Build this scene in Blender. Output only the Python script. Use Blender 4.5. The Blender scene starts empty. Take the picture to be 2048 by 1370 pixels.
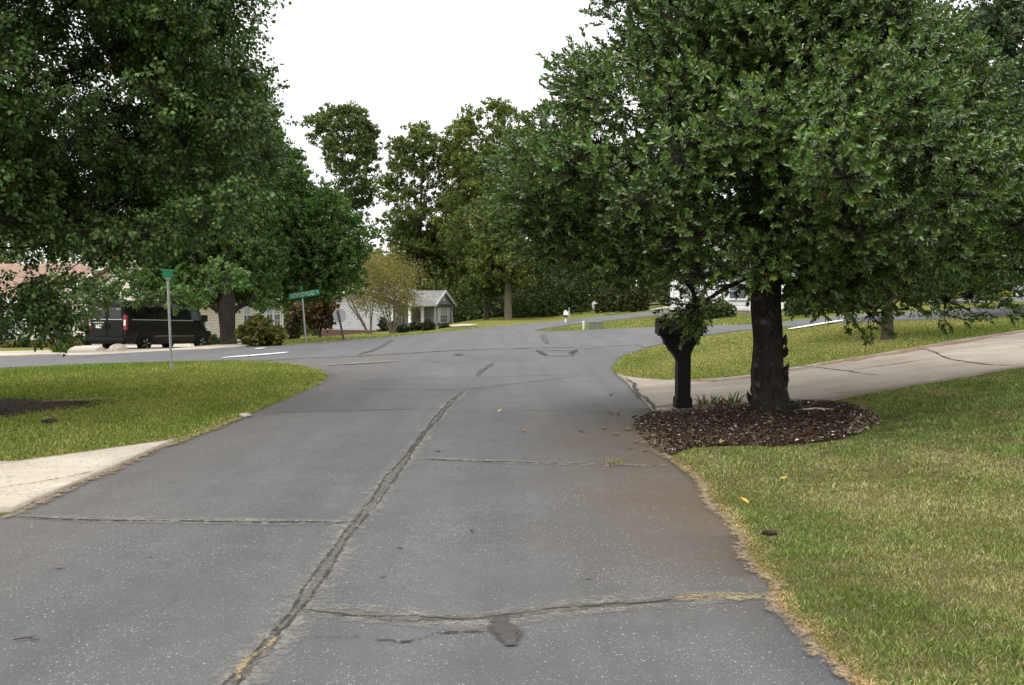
import bpy, bmesh, math, random
import numpy as np
from mathutils import Vector, Matrix
random.seed(7)
R = math.radians
sc = bpy.context.scene
COL = sc.collection

# ------------------------------------------------------------------ camera model
W_, H_, F_ = 2048.0, 1370.0, 1800.0
CAMH, HOR = 1.6, 600.0
PITCH = math.atan((H_ / 2 - HOR) / F_)

def terrain(x, y):
    x = np.asarray(x, float); y = np.asarray(y, float)
    sp = 0.8 * np.log1p(np.exp(np.clip((x - 3.0) / 0.8, -40, 40)))
    zr = 2.0 * (1 - np.exp(-sp / 14.0))
    t1 = np.clip((-1.0 - x) / 8.0, 0, 1); t1 = t1 * t1 * (3 - 2 * t1)
    t2 = np.clip((-9.5 - x) / 6.0, 0, 1); t2 = t2 * t2 * (3 - 2 * t2)
    sat = lambda q: 90 * (1 - np.exp(-q / 90.0)) * 1.12
    y1 = sat(4.0 * np.log1p(np.exp(np.clip((y - 33) / 4.0, -40, 40))) * 1.45)
    y2 = sat(2.0 * np.log1p(np.exp(np.clip((y - 14) / 2.0, -40, 40))))
    return zr - 0.0185 * (y1 * t1 + 0.85 * y2 * t2)

def tz(x, y): return float(terrain(x, y))

def ray(px, py):
    dx, dz, dy = (px - W_ / 2) / F_, -(py - H_ / 2) / F_, 1.0
    c, s = math.cos(PITCH), math.sin(PITCH)
    return dx, dy * c + dz * s, -dy * s + dz * c

def pt(px, py, d):
    """the point on the sight line at depth d"""
    x, y, z = ray(px, py); k = d / y
    return Vector((x * k, d, CAMH + z * k))

def at(px, py):
    """where a sight line meets the terrain"""
    x, y, z = ray(px, py)
    prev, d = 0.5, 0.5
    while d < 400:
        if CAMH + z * d / y - tz(x * d / y, d) <= 0: break
        prev = d; d *= 1.02
    a, b = prev, d
    for _ in range(30):
        m = (a + b) / 2
        if CAMH + z * m / y - tz(x * m / y, m) <= 0: b = m
        else: a = m
    return Vector((x * b / y, b, tz(x * b / y, b)))

def gxy(pix): return [tuple(at(*p)[:2]) for p in pix]

def onground(px, d):
    """a place on the terrain in direction px at depth d"""
    x = (px - W_ / 2) / F_ * d
    return Vector((x, d, tz(x, d)))

# ------------------------------------------------------------------ helpers
def tag(o, label=None, cat=None, group=None, kind=None):
    if label: o['label'] = label
    if cat: o['category'] = cat
    if group: o['group'] = group
    if kind: o['kind'] = kind
    return o

def empty(name, loc=(0, 0, 0), rz=0.0, label=None, cat=None, group=None):
    o = bpy.data.objects.new(name, None); COL.objects.link(o)
    o.location = loc; o.rotation_euler = (0, 0, rz); o.empty_display_size = 0.2
    return tag(o, label, cat, group)

def link_mesh(name, me, m, parent=None, smooth=False):
    o = bpy.data.objects.new(name, me); COL.objects.link(o)
    if m is not None: me.materials.append(m)
    if smooth: me.polygons.foreach_set('use_smooth', [True] * len(me.polygons))
    if parent is not None: o.parent = parent
    return o

class MB:
    def __init__(s): s.v = []; s.f = []
    def add(s, vs, fs):
        k = len(s.v); s.v += [tuple(v) for v in vs]; s.f += [tuple(i + k for i in f) for f in fs]
        return s
    def box(s, x0, x1, y0, y1, z0, z1, M=None):
        vs = [(x, y, z) for z in (z0, z1) for y in (y0, y1) for x in (x0, x1)]
        if M is not None: vs = [M @ Vector(v) for v in vs]
        return s.add(vs, [(0, 2, 3, 1), (4, 5, 7, 6), (0, 1, 5, 4), (2, 6, 7, 3), (0, 4, 6, 2), (1, 3, 7, 5)])
    def tube(s, pts, rad, n=8, cap=True, jit=0.0):
        pts = [Vector(p) for p in pts]
        if not hasattr(rad, '__len__'): rad = [rad] * len(pts)
        k = len(s.v); m = len(pts); ref = Vector((0.31, 0.95, 0.05)).normalized()
        for i, p in enumerate(pts):
            d = (pts[min(i + 1, m - 1)] - pts[max(i - 1, 0)]).normalized()
            a = d.cross(ref)
            if a.length < 0.05: a = d.cross(Vector((1, 0, 0)))
            a.normalize(); b = d.cross(a)
            for j in range(n):
                t = 2 * math.pi * j / n; r = rad[i] * (1 + random.uniform(-jit, jit))
                s.v.append(tuple(p + a * (math.cos(t) * r) + b * (math.sin(t) * r)))
        for i in range(m - 1):
            for j in range(n):
                s.f.append((k + i * n + j, k + i * n + (j + 1) % n, k + (i + 1) * n + (j + 1) % n, k + (i + 1) * n + j))
        if cap:
            s.f.append(tuple(k + j for j in range(n))[::-1]); s.f.append(tuple(k + (m - 1) * n + j for j in range(n)))
        return s
    def prism(s, poly, y0, y1, axis='y', M=None):
        """closed outline (a,b) extruded along an axis"""
        n = len(poly)
        if axis == 'y': vs = [(a, y0, b) for a, b in poly] + [(a, y1, b) for a, b in poly]
        elif axis == 'x': vs = [(y0, a, b) for a, b in poly] + [(y1, a, b) for a, b in poly]
        else: vs = [(a, b, y0) for a, b in poly] + [(a, b, y1) for a, b in poly]
        if M is not None: vs = [M @ Vector(v) for v in vs]
        fs = [tuple(range(n)), tuple(range(2 * n - 1, n - 1, -1))]
        fs += [(i, i + n, (i + 1) % n + n, (i + 1) % n) for i in range(n)]
        return s.add(vs, fs)
    def lathe(s, prof, n=20, M=None):
        k = len(s.v)
        for r, z in prof:
            for j in range(n):
                t = 2 * math.pi * j / n; v = Vector((r * math.cos(t), r * math.sin(t), z))
                s.v.append(tuple(M @ v if M is not None else v))
        for i in range(len(prof) - 1):
            for j in range(n):
                s.f.append((k + i * n + j, k + i * n + (j + 1) % n, k + (i + 1) * n + (j + 1) % n, k + (i + 1) * n + j))
        s.f.append(tuple(k + j for j in range(n))[::-1]); s.f.append(tuple(k + (len(prof) - 1) * n + j for j in range(n)))
        return s
    def build(s, name, m, parent=None, bevel=0.0, smooth=False, sharp=None):
        me = bpy.data.meshes.new(name); me.from_pydata(s.v, [], s.f); me.update()
        bm = bmesh.new(); bm.from_mesh(me); bmesh.ops.recalc_face_normals(bm, faces=bm.faces)
        if bevel:
            ed = [e for e in bm.edges if len(e.link_faces) == 2 and e.calc_face_angle() > 0.5]
            bmesh.ops.bevel(bm, geom=ed, offset=bevel, segments=2, affect='EDGES', profile=0.6, clamp_overlap=True)
        bm.to_mesh(me); bm.free()
        o = link_mesh(name, me, m, parent, smooth)
        if smooth and sharp is not None:
            try: me.set_sharp_from_angle(angle=R(sharp))
            except Exception: pass
        return o

def copy_tree(o, parent=None):
    c = o.copy(); COL.objects.link(c)
    if parent is not None: c.parent = parent
    for ch in list(o.children): copy_tree(ch, c)
    return c

# ------------------------------------------------------------------ node helpers
def new_mat(name):
    m = bpy.data.materials.new(name); m.use_nodes = True
    nt = m.node_tree; nt.nodes.clear()
    out = nt.nodes.new('ShaderNodeOutputMaterial')
    b = nt.nodes.new('ShaderNodeBsdfPrincipled'); nt.links.new(b.outputs[0], out.inputs[0])
    return m, nt, b, out
def N(nt, t, **kw):
    n = nt.nodes.new(t)
    for k, v in kw.items():
        if k.startswith('i_'): n.inputs[k[2:].replace('_', ' ')].default_value = v
        elif k.startswith('n_'): n.inputs[int(k[2:])].default_value = v
        else: setattr(n, k, v)
    return n
def ramp(nt, src, stops, interp='LINEAR'):
    r = nt.nodes.new('ShaderNodeValToRGB'); r.color_ramp.interpolation = interp
    e = r.color_ramp.elements
    while len(e) < len(stops): e.new(0.5)
    for el, (p, c) in zip(e, stops):
        el.position = p; el.color = (c, c, c, 1) if not hasattr(c, '__len__') else (*c, 1)
    nt.links.new(src, r.inputs[0]); return r.outputs[0]
def mixc(nt, fac, a, b, mode='MIX'):
    m = nt.nodes.new('ShaderNodeMix'); m.data_type = 'RGBA'; m.blend_type = mode
    for s, v in ((m.inputs[0], fac), (m.inputs[6], a), (m.inputs[7], b)):
        if hasattr(v, 'is_linked'): nt.links.new(v, s)
        elif hasattr(v, '__len__'): s.default_value = (*v, 1)
        else: s.default_value = v
    return m.outputs[2]
def math_(nt, op, a, b=0.0, clamp=False):
    m = nt.nodes.new('ShaderNodeMath'); m.operation = op; m.use_clamp = clamp
    for s, v in ((m.inputs[0], a), (m.inputs[1], b)):
        if hasattr(v, 'is_linked'): nt.links.new(v, s)
        else: s.default_value = v
    return m.outputs[0]
def noise(nt, co, scale, detail=4, rough=0.55, dim='3D'):
    n = N(nt, 'ShaderNodeTexNoise', i_Scale=scale, i_Detail=detail, i_Roughness=rough)
    nt.links.new(co, n.inputs['Vector']); return n.outputs['Fac']
def coord(nt, kind='Object'):
    return nt.nodes.new('ShaderNodeTexCoord').outputs[kind]
def scaled(nt, co, s):
    m = N(nt, 'ShaderNodeMapping'); m.inputs['Scale'].default_value = s
    nt.links.new(co, m.inputs[0]); return m.outputs[0]
def bump(nt, b, h, strength=0.3, dist=0.01):
    n = N(nt, 'ShaderNodeBump', i_Strength=strength, i_Distance=dist)
    nt.links.new(h, n.inputs['Height']); nt.links.new(n.outputs[0], b.inputs['Normal'])

def simple(name, col, rough=0.6, var=0.15, scale=6.0, metal=0.0, spec=0.5, bmp=0.0, coat=0.0):
    m, nt, b, _ = new_mat(name); co = coord(nt)
    f = noise(nt, co, scale, 5)
    d = tuple(c * (1 - var) for c in col); l = tuple(min(1, c * (1 + var)) for c in col)
    c = ramp(nt, f, [(0.3, d), (0.7, l)])
    nt.links.new(c, b.inputs['Base Color'])
    b.inputs['Roughness'].default_value = rough; b.inputs['Metallic'].default_value = metal
    b.inputs['Specular IOR Level'].default_value = spec
    if coat: b.inputs['Coat Weight'].default_value = coat; b.inputs['Coat Roughness'].default_value = 0.08
    if bmp: bump(nt, b, noise(nt, co, scale * 6, 6), bmp, 0.01)
    return m

def leaf_mat(name, rough=0.45, spec=0.5, trans=0.25, tint=(0.9, 1.15, 0.45)):
    m, nt, b, out = new_mat(name)
    a = N(nt, 'ShaderNodeAttribute', attribute_name='col')
    nt.links.new(a.outputs['Color'], b.inputs['Base Color'])
    b.inputs['Roughness'].default_value = rough; b.inputs['Specular IOR Level'].default_value = spec
    tr = N(nt, 'ShaderNodeBsdfTranslucent')
    tc = mixc(nt, 1.0, a.outputs['Color'], tint, 'MULTIPLY'); nt.links.new(tc, tr.inputs[0])
    mx = N(nt, 'ShaderNodeMixShader'); mx.inputs[0].default_value = trans
    nt.links.new(b.outputs[0], mx.inputs[1]); nt.links.new(tr.outputs[0], mx.inputs[2])
    nt.links.new(mx.outputs[0], out.inputs[0]); return m

def bark_mat(name, dark, light, lichen=None, sc_=9.0):
    m, nt, b, _ = new_mat(name); co = coord(nt)
    st = scaled(nt, co, (1, 1, 0.35))
    f = noise(nt, st, sc_ * 2.2, 8, 0.7)
    c = ramp(nt, f, [(0.32, dark), (0.68, light)])
    if lichen:
        g = ramp(nt, noise(nt, co, sc_ * 0.9, 6, 0.7), [(0.56, 0.0), (0.66, 1.0)])
        c = mixc(nt, g, c, lichen)
    nt.links.new(c, b.inputs['Base Color']); b.inputs['Roughness'].default_value = 0.92
    b.inputs['Specular IOR Level'].default_value = 0.2
    bump(nt, b, f, 0.9, 0.03); return m

# ---- asphalt
def asphalt(name, a, b_, stain=False, speck=1.0):
    m, nt, b, _ = new_mat(name); co = coord(nt)
    big = noise(nt, co, 0.35, 5, 0.6); mid = noise(nt, co, 3.0, 6, 0.65); fine = noise(nt, co, 140, 3, 0.7)
    c = ramp(nt, big, [(0.3, a), (0.7, b_)])
    c = mixc(nt, 0.55, c, ramp(nt, mid, [(0.25, 0.72), (0.75, 1.12)]), 'MULTIPLY')
    c = mixc(nt, 0.9, c, ramp(nt, fine, [(0.2, 0.55), (0.8, 1.4)]), 'MULTIPLY')
    # long streaks worn by tyres
    st = noise(nt, scaled(nt, co, (1.6, 0.09, 1)), 1.0, 4, 0.6)
    c = mixc(nt, 0.85, c, ramp(nt, st, [(0.3, 0.82), (0.7, 1.14)]), 'MULTIPLY')
    if stain:
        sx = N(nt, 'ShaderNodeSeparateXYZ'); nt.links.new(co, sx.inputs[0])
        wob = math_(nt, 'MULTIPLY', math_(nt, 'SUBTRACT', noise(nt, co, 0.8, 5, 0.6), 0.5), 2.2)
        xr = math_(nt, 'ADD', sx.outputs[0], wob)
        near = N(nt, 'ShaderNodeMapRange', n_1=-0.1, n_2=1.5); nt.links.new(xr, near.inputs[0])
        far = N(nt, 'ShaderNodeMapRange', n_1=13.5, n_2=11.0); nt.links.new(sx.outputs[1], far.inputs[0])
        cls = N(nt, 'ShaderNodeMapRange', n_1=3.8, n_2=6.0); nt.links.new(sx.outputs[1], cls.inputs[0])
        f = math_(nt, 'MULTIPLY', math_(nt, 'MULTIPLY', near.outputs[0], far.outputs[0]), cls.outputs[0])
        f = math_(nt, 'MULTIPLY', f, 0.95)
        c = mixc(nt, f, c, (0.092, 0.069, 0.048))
        # dirt washed along the left edge
        xl = math_(nt, 'SUBTRACT', math_(nt, 'MULTIPLY', sx.outputs[0], -1.0), wob)
        lf = N(nt, 'ShaderNodeMapRange', n_1=2.2, n_2=3.6); nt.links.new(xl, lf.inputs[0])
        c = mixc(nt, math_(nt, 'MULTIPLY', lf.outputs[0], 0.35), c, (0.12, 0.095, 0.07))
    # pale aggregate
    for s_, th, prob in ((55, 0.28, 0.70), (110, 0.32, 0.62)):
        v = N(nt, 'ShaderNodeTexVoronoi', i_Scale=s_); nt.links.new(co, v.inputs['Vector'])
        hit = math_(nt, 'LESS_THAN', v.outputs['Distance'], th)
        sep = N(nt, 'ShaderNodeSeparateColor'); nt.links.new(v.outputs['Color'], sep.inputs[0])
        den = math_(nt, 'ADD', math_(nt, 'MULTIPLY', noise(nt, co, 1.1, 5, 0.65), -1.35), prob + 0.85)
        pick = math_(nt, 'GREATER_THAN', sep.outputs[0], den)
        amt = math_(nt, 'MULTIPLY', math_(nt, 'MULTIPLY', hit, pick), math_(nt, 'MULTIPLY', sep.outputs[1], 0.75 * speck))
        c = mixc(nt, amt, c, (0.42, 0.40, 0.37))
    nt.links.new(c, b.inputs['Base Color']); b.inputs['Roughness'].default_value = 0.86
    b.inputs['Specular IOR Level'].default_value = 0.35
    h = math_(nt, 'ADD', fine, math_(nt, 'MULTIPLY', mid, 0.8))
    bump(nt, b, h, 0.5, 0.006); return m

def grass_ground(name):
    m, nt, b, _ = new_mat(name); co = coord(nt)
    big = noise(nt, co, 0.16, 5, 0.62); mid = noise(nt, scaled(nt, co, (1, 1, 1)), 1.1, 6, 0.65); fine = noise(nt, co, 38, 5, 0.75)
    c = ramp(nt, big, [(0.34, (0.110, 0.145, 0.024)), (0.5, (0.165, 0.170, 0.034)), (0.66, (0.235, 0.205, 0.055))])
    g = ramp(nt, mid, [(0.35, (0.105, 0.145, 0.022)), (0.62, (0.225, 0.200, 0.055))])
    c = mixc(nt, 0.5, c, g)
    c = mixc(nt, 0.8, c, ramp(nt, fine, [(0.25, 0.45), (0.75, 1.45)]), 'MULTIPLY')
    nt.links.new(c, b.inputs['Base Color']); b.inputs['Roughness'].default_value = 0.95
    b.inputs['Specular IOR Level'].default_value = 0.1
    bump(nt, b, math_(nt, 'ADD', fine, mid), 1.0, 0.05); return m

def concrete(name, base, warm):
    m, nt, b, _ = new_mat(name); co = coord(nt)
    f = noise(nt, co, 0.7, 6, 0.65); fine = noise(nt, co, 60, 4, 0.7)
    c = ramp(nt, f, [(0.32, warm), (0.68, base)])
    c = mixc(nt, 0.8, c, ramp(nt, fine, [(0.25, 0.7), (0.75, 1.22)]), 'MULTIPLY')
    v = N(nt, 'ShaderNodeTexVoronoi', i_Scale=24.0); nt.links.new(co, v.inputs['Vector'])
    sep = N(nt, 'ShaderNodeSeparateColor'); nt.links.new(v.outputs['Color'], sep.inputs[0])
    k = math_(nt, 'MULTIPLY', math_(nt, 'LESS_THAN', v.outputs['Distance'], 0.33), math_(nt, 'GREATER_THAN', sep.outputs[0], 0.72))
    c = mixc(nt, math_(nt, 'MULTIPLY', k, 0.55), c, (0.12, 0.11, 0.10))
    st = ramp(nt, noise(nt, scaled(nt, co, (0.5, 2.0, 1)), 0.8, 5, 0.6), [(0.42, 0.78), (0.62, 1.08)])
    c = mixc(nt, 0.7, c, st, 'MULTIPLY')
    nt.links.new(c, b.inputs['Base Color']); b.inputs['Roughness'].default_value = 0.9
    bump(nt, b, fine, 0.4, 0.005); return m

def decal(name, stops, cover, edge, scale, rough=0.9, amp=1.0):
    """a mark lying on the road: ragged, broken outline; UV.y runs -1..1 across it"""
    m, nt, b, out = new_mat(name); co = coord(nt); uv = coord(nt, 'UV')
    sx = N(nt, 'ShaderNodeSeparateXYZ'); nt.links.new(uv, sx.inputs[0])
    ab = math_(nt, 'ABSOLUTE', math_(nt, 'SUBTRACT', math_(nt, 'MULTIPLY', sx.outputs[1], 2.0), 1.0))
    n1 = noise(nt, co, scale, 6, 0.7); n2 = noise(nt, co, scale * 0.23, 3, 0.6)
    v = math_(nt, 'ADD', math_(nt, 'ADD', math_(nt, 'MULTIPLY', n1, amp), math_(nt, 'MULTIPLY', n2, amp * 0.7)), math_(nt, 'MULTIPLY', ab, -1.0))
    mr = N(nt, 'ShaderNodeMapRange', n_1=-cover + amp * 0.85 - edge, n_2=-cover + amp * 0.85 + edge); nt.links.new(v, mr.inputs[0])
    c = ramp(nt, noise(nt, co, scale * 1.7, 5, 0.7), stops)
    nt.links.new(c, b.inputs['Base Color']); b.inputs['Roughness'].default_value = rough
    b.inputs['Specular IOR Level'].default_value = 0.25
    t = N(nt, 'ShaderNodeBsdfTransparent'); mx = N(nt, 'ShaderNodeMixShader')
    nt.links.new(mr.outputs[0], mx.inputs[0]); nt.links.new(t.outputs[0], mx.inputs[1]); nt.links.new(b.outputs[0], mx.inputs[2])
    nt.links.new(mx.outputs[0], out.inputs[0]); return m

def siding(name, col, pitch=0.15):
    m, nt, b, _ = new_mat(name); co = coord(nt)
    sx = N(nt, 'ShaderNodeSeparateXYZ'); nt.links.new(co, sx.inputs[0])
    fr = math_(nt, 'FRACT', math_(nt, 'DIVIDE', sx.outputs[2], pitch))
    c = mixc(nt, ramp(nt, noise(nt, co, 1.2, 5), [(0.3, 0.0), (0.7, 1.0)]), tuple(x * 0.9 for x in col), col)
    gap = ramp(nt, fr, [(0.0, 0.42), (0.10, 0.42), (0.17, 1.0), (1.0, 0.97)])  # dark joint line per course, the shade under each lap painted in
    c = mixc(nt, 1.0, c, gap, 'MULTIPLY')
    nt.links.new(c, b.inputs['Base Color']); b.inputs['Roughness'].default_value = 0.55
    bump(nt, b, math_(nt, 'SUBTRACT', 1.0, fr), 0.6, 0.03); return m

def shingle(name, a, b_):
    m, nt, b, _ = new_mat(name); co = coord(nt)
    br = N(nt, 'ShaderNodeTexBrick', i_Scale=1.0)
    br.inputs['Color1'].default_value = (*a, 1); br.inputs['Color2'].default_value = (*b_, 1)
    br.inputs['Mortar'].default_value = (*tuple(x * 0.5 for x in a), 1)
    br.inputs['Brick Width'].default_value = 0.32; br.inputs['Row Height'].default_value = 0.14; br.inputs['Mortar Size'].default_value = 0.008
    nt.links.new(co, br.inputs['Vector'])
    c = mixc(nt, 0.6, br.outputs[0], ramp(nt, noise(nt, co, 2.0, 6), [(0.3, 0.7), (0.7, 1.25)]), 'MULTIPLY')
    nt.links.new(c, b.inputs['Base Color']); b.inputs['Roughness'].default_value = 0.95
    return m

M = {}
M['road'] = asphalt('asphalt', (0.085, 0.0866, 0.0890), (0.107, 0.1078, 0.1085), stain=True)
M['cross'] = asphalt('cross_asphalt', (0.100, 0.099, 0.103), (0.122, 0.120, 0.123), speck=0.5)
M['ground'] = grass_ground('lawn_ground')
M['conc'] = concrete('concrete', (0.345, 0.30, 0.245), (0.245, 0.205, 0.16))
M['conc_l'] = concrete('pale_concrete', (0.50, 0.45, 0.37), (0.43, 0.37, 0.285))
M['crack'] = decal('crack_gap', [(0.3, (0.018, 0.016, 0.014)), (0.7, (0.06, 0.05, 0.04))], 0.55, 0.25, 26, amp=4.5)
M['crack_fine'] = decal('crack_broken', [(0.3, (0.022, 0.019, 0.017)), (0.7, (0.075, 0.065, 0.055))], 0.30, 0.35, 19, amp=5.0)
M['seal'] = decal('old_seal', [(0.3, (0.065, 0.058, 0.052)), (0.5, (0.10, 0.09, 0.08)), (0.7, (0.16, 0.145, 0.125))], 0.72, 0.35, 16, amp=4.0)
M['halo'] = decal('worn_asphalt', [(0.3, (0.13, 0.125, 0.115)), (0.7, (0.26, 0.245, 0.215))], 0.45, 0.9, 40, amp=4.5)
M['straw_crack'] = decal('straw_in_crack', [(0.3, (0.14, 0.105, 0.06)), (0.7, (0.30, 0.245, 0.14))], 0.35, 0.35, 34, amp=5)
M['soil'] = decal('bare_soil', [(0.3, (0.15, 0.105, 0.065)), (0.7, (0.34, 0.265, 0.17))], 0.2, 0.8, 48, amp=6)
M['clay'] = decal('red_clay', [(0.3, (0.16, 0.08, 0.045)), (0.7, (0.30, 0.17, 0.10))], 0.1, 0.9, 6, amp=5)
M['oil'] = decal('oil_spill', [(0.3, (0.046, 0.043, 0.041)), (0.7, (0.078, 0.073, 0.069))], 0.75, 0.3, 14, 0.7, amp=2.5)
M['paint'] = decal('road_paint', [(0.3, (0.55, 0.55, 0.53)), (0.7, (0.80, 0.80, 0.78))], 1.1, 0.15, 9, 0.6, amp=1.2)
M['bark_holly'] = bark_mat('holly_bark', (0.008, 0.006, 0.005), (0.040, 0.032, 0.026), (0.085, 0.082, 0.066), 8)
M['bark'] = bark_mat('dark_bark', (0.016, 0.013, 0.011), (0.06, 0.05, 0.042))
M['bark_pale'] = bark_mat('pale_bark', (0.09, 0.07, 0.055), (0.24, 0.20, 0.16))
M['bark_oak'] = bark_mat('oak_bark', (0.035, 0.028, 0.022), (0.11, 0.09, 0.07))
M['leaf_holly'] = leaf_mat('holly_leaf', 0.29, 0.6, 0.2)
M['leaf'] = leaf_mat('pear_leaf', 0.42, 0.32, 0.3)
M['leaf_far'] = leaf_mat('far_leaf', 0.6, 0.3, 0.4)
M['blade'] = leaf_mat('grass_blade', 0.7, 0.2, 0.3)
M['chip'] = leaf_mat('mulch_chip', 0.9, 0.15, 0.0)
M['black'] = simple('black_paint', (0.006, 0.005, 0.005), 0.5, 0.3, 5, spec=0.2, bmp=0.1)
M['mail_metal'] = simple('mailbox_metal', (0.009, 0.008, 0.008), 0.4, 0.25, 7, spec=0.25)
M['rust'] = simple('rusty_top', (0.05, 0.022, 0.016), 0.7, 0.5, 12)
M['galv'] = simple('galvanised_steel', (0.34, 0.35, 0.35), 0.45, 0.15, 9, metal=0.55)
M['brown_post'] = simple('rusty_post', (0.075, 0.058, 0.048), 0.7, 0.3, 12)
M['sign_green'] = simple('sign_green', (0.006, 0.20, 0.085), 0.4, 0.08, 3)
M['white'] = simple('white_trim', (0.78, 0.78, 0.77), 0.5, 0.04, 3)
M['sign_back'] = simple('bare_aluminium', (0.42, 0.43, 0.45), 0.5, 0.06, 4, metal=0.0)
M['sign_red'] = simple('sign_red', (0.45, 0.02, 0.02), 0.4, 0.05, 4)
M['cream'] = siding('cream_siding', (0.60, 0.55, 0.44), 0.17)
M['gray'] = siding('gray_siding', (0.40, 0.40, 0.415), 0.20)
M['whitesid'] = siding('white_siding', (0.80, 0.80, 0.80), 0.2)
M['roof_tan'] = shingle('tan_shingle', (0.23, 0.14, 0.10), (0.30, 0.20, 0.15))
M['roof_gray'] = shingle('gray_shingle', (0.17, 0.17, 0.165), (0.24, 0.235, 0.225))
M['brick'] = simple('brick_base', (0.095, 0.052, 0.042), 0.9, 0.4, 14)
M['glass'] = simple('window_glass', (0.10, 0.13, 0.15), 0.08, 0.2, 2, spec=0.8)
M['blind'] = simple('window_blind', (0.42, 0.45, 0.46), 0.5, 0.1, 8)
M['dark'] = simple('dark_interior', (0.012, 0.012, 0.012), 0.7, 0.2, 3)
M['shutter'] = simple('dark_shutter', (0.03, 0.04, 0.045), 0.6, 0.1, 5)
M['van'] = simple('van_paint', (0.009, 0.0075, 0.0065), 0.30, 0.06, 2, metal=0.0, spec=0.16, coat=0.10)
M['vanglass'] = simple('tinted_glass', (0.008, 0.009, 0.01), 0.05, 0.1, 2, spec=0.7)
M['trimblk'] = simple('black_plastic', (0.007, 0.007, 0.007), 0.6, 0.1, 6, spec=.2)
M['tail'] = simple('tail_lens', (0.26, 0.012, 0.014), 0.2, 0.1, 5, coat=0.3)
M['lens'] = simple('clear_lens', (0.75, 0.74, 0.72), 0.15, 0.05, 5)
M['alloy'] = simple('wheel_alloy', (0.48, 0.48, 0.48), 0.35, 0.08, 5, metal=0.6)
M['chrome'] = simple('bright_trim', (0.55, 0.55, 0.56), 0.2, 0.05, 5, metal=0.8)
M['tyre'] = simple('tyre_rubber', (0.009, 0.009, 0.009), 0.85, 0.2, 9, spec=.15)
M['carwhite'] = simple('white_car_paint', (0.72, 0.72, 0.72), 0.3, 0.04, 2, coat=0.6)
M['cargray'] = simple('gray_car_paint', (0.20, 0.21, 0.22), 0.3, 0.05, 2, metal=0.4, coat=0.6)
M['utility'] = simple('utility_green', (0.13, 0.155, 0.115), 0.6, 0.1, 4)
M['pipe'] = simple('weathered_plastic', (0.50, 0.51, 0.48), 0.6, 0.08, 5)
M['stone'] = simple('pale_stone', (0.40, 0.34, 0.27), 0.9, 0.3, 5, bmp=0.6)
M['berry'] = simple('red_berry', (0.36, 0.03, 0.015), 0.35, 0.2, 6)
M['twig'] = simple('dry_twig', (0.07, 0.05, 0.035), 0.9, 0.3, 12)
M['yleaf'] = simple('yellow_leaf', (0.50, 0.36, 0.05), 0.6, 0.3, 9)
M['bleaf'] = simple('brown_leaf', (0.13, 0.085, 0.05), 0.8, 0.3, 9)
M['mulchbed'] = simple('mulch', (0.046, 0.030, 0.020), 0.95, 0.5, 18, spec=.1, bmp=1.0)
M['cement'] = simple('ac_metal', (0.03, 0.03, 0.032), 0.6, 0.1, 6)

# ------------------------------------------------------------------ numpy noise
_rs = np.random.RandomState(11)
def make_noise(freq, n=14, seed=0):
    r = np.random.RandomState(seed)
    k = r.normal(size=(n, 3)); k /= np.linalg.norm(k, axis=1)[:, None]; k *= freq * r.uniform(0.5, 1.7, (n, 1)); ph = r.uniform(0, 6.28, n)
    def f(p):
        p = np.asarray(p, float)
        if p.shape[1] == 2: p = np.c_[p, np.zeros(len(p))]
        return np.sin(p @ k.T + ph).sum(1) / math.sqrt(n / 2)
    return f

# ------------------------------------------------------------------ ground sheets
def axis_steps(lo, hi, a, b, fine, grow=1.22):
    xs = list(np.arange(a, b + 1e-6, fine)); s = fine; x = xs[-1]
    while x < hi: s *= grow; x += s; xs.append(x)
    s = fine; x = xs[0]; left = []
    while x > lo: s *= grow; x -= s; left.append(x)
    return np.array(left[::-1] + xs)
GX = axis_steps(-700, 700, -30, 30, 0.5); GY = axis_steps(-300, 800, -4, 60, 0.5)
def grid_mesh(name):
    X, Y = np.meshgrid(GX, GY); Z = terrain(X, Y)
    v = np.c_[X.ravel(), Y.ravel(), Z.ravel()]; nx, ny = len(GX), len(GY)
    i = np.arange((ny - 1) * nx).reshape(ny - 1, nx)[:, :-1].ravel()
    f = np.c_[i, i + 1, i + nx + 1, i + nx]
    me = bpy.data.meshes.new(name); me.from_pydata(v.tolist(), [], f.tolist()); me.update()
    return me
g = link_mesh('ground', grid_mesh('ground'), M['ground'], smooth=True); tag(g, kind='structure')

def resample(pts, step, jit=0.0, closed=False, rs=_rs):
    P = [Vector((p[0], p[1])) for p in pts]
    if closed: P = P + [P[0]]
    out = []
    for a, b in zip(P[:-1], P[1:]):
        n = max(1, int((b - a).length / step)); nrm = Vector((-(b - a).y, (b - a).x)).normalized() if (b - a).length > 0 else Vector((0, 0))
        for i in range(n):
            q = a.lerp(b, i / n)
            if jit and i > 0: q = q + nrm * rs.normal() * jit
            out.append((q.x, q.y))
    if not closed: out.append((P[-1].x, P[-1].y))
    return out

def smooth_line(pts, it=2, closed=False):
    P = [np.array(p[:2], float) for p in pts]
    for _ in range(it):
        Q = [] if closed else [P[0]]
        rng_ = range(len(P)) if closed else range(len(P) - 1)
        for i in rng_:
            a, b = P[i], P[(i + 1) % len(P)]
            Q += [a * 0.75 + b * 0.25, a * 0.25 + b * 0.75]
        if not closed: Q.append(P[-1])
        P = Q
    return [tuple(p) for p in P]

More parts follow.
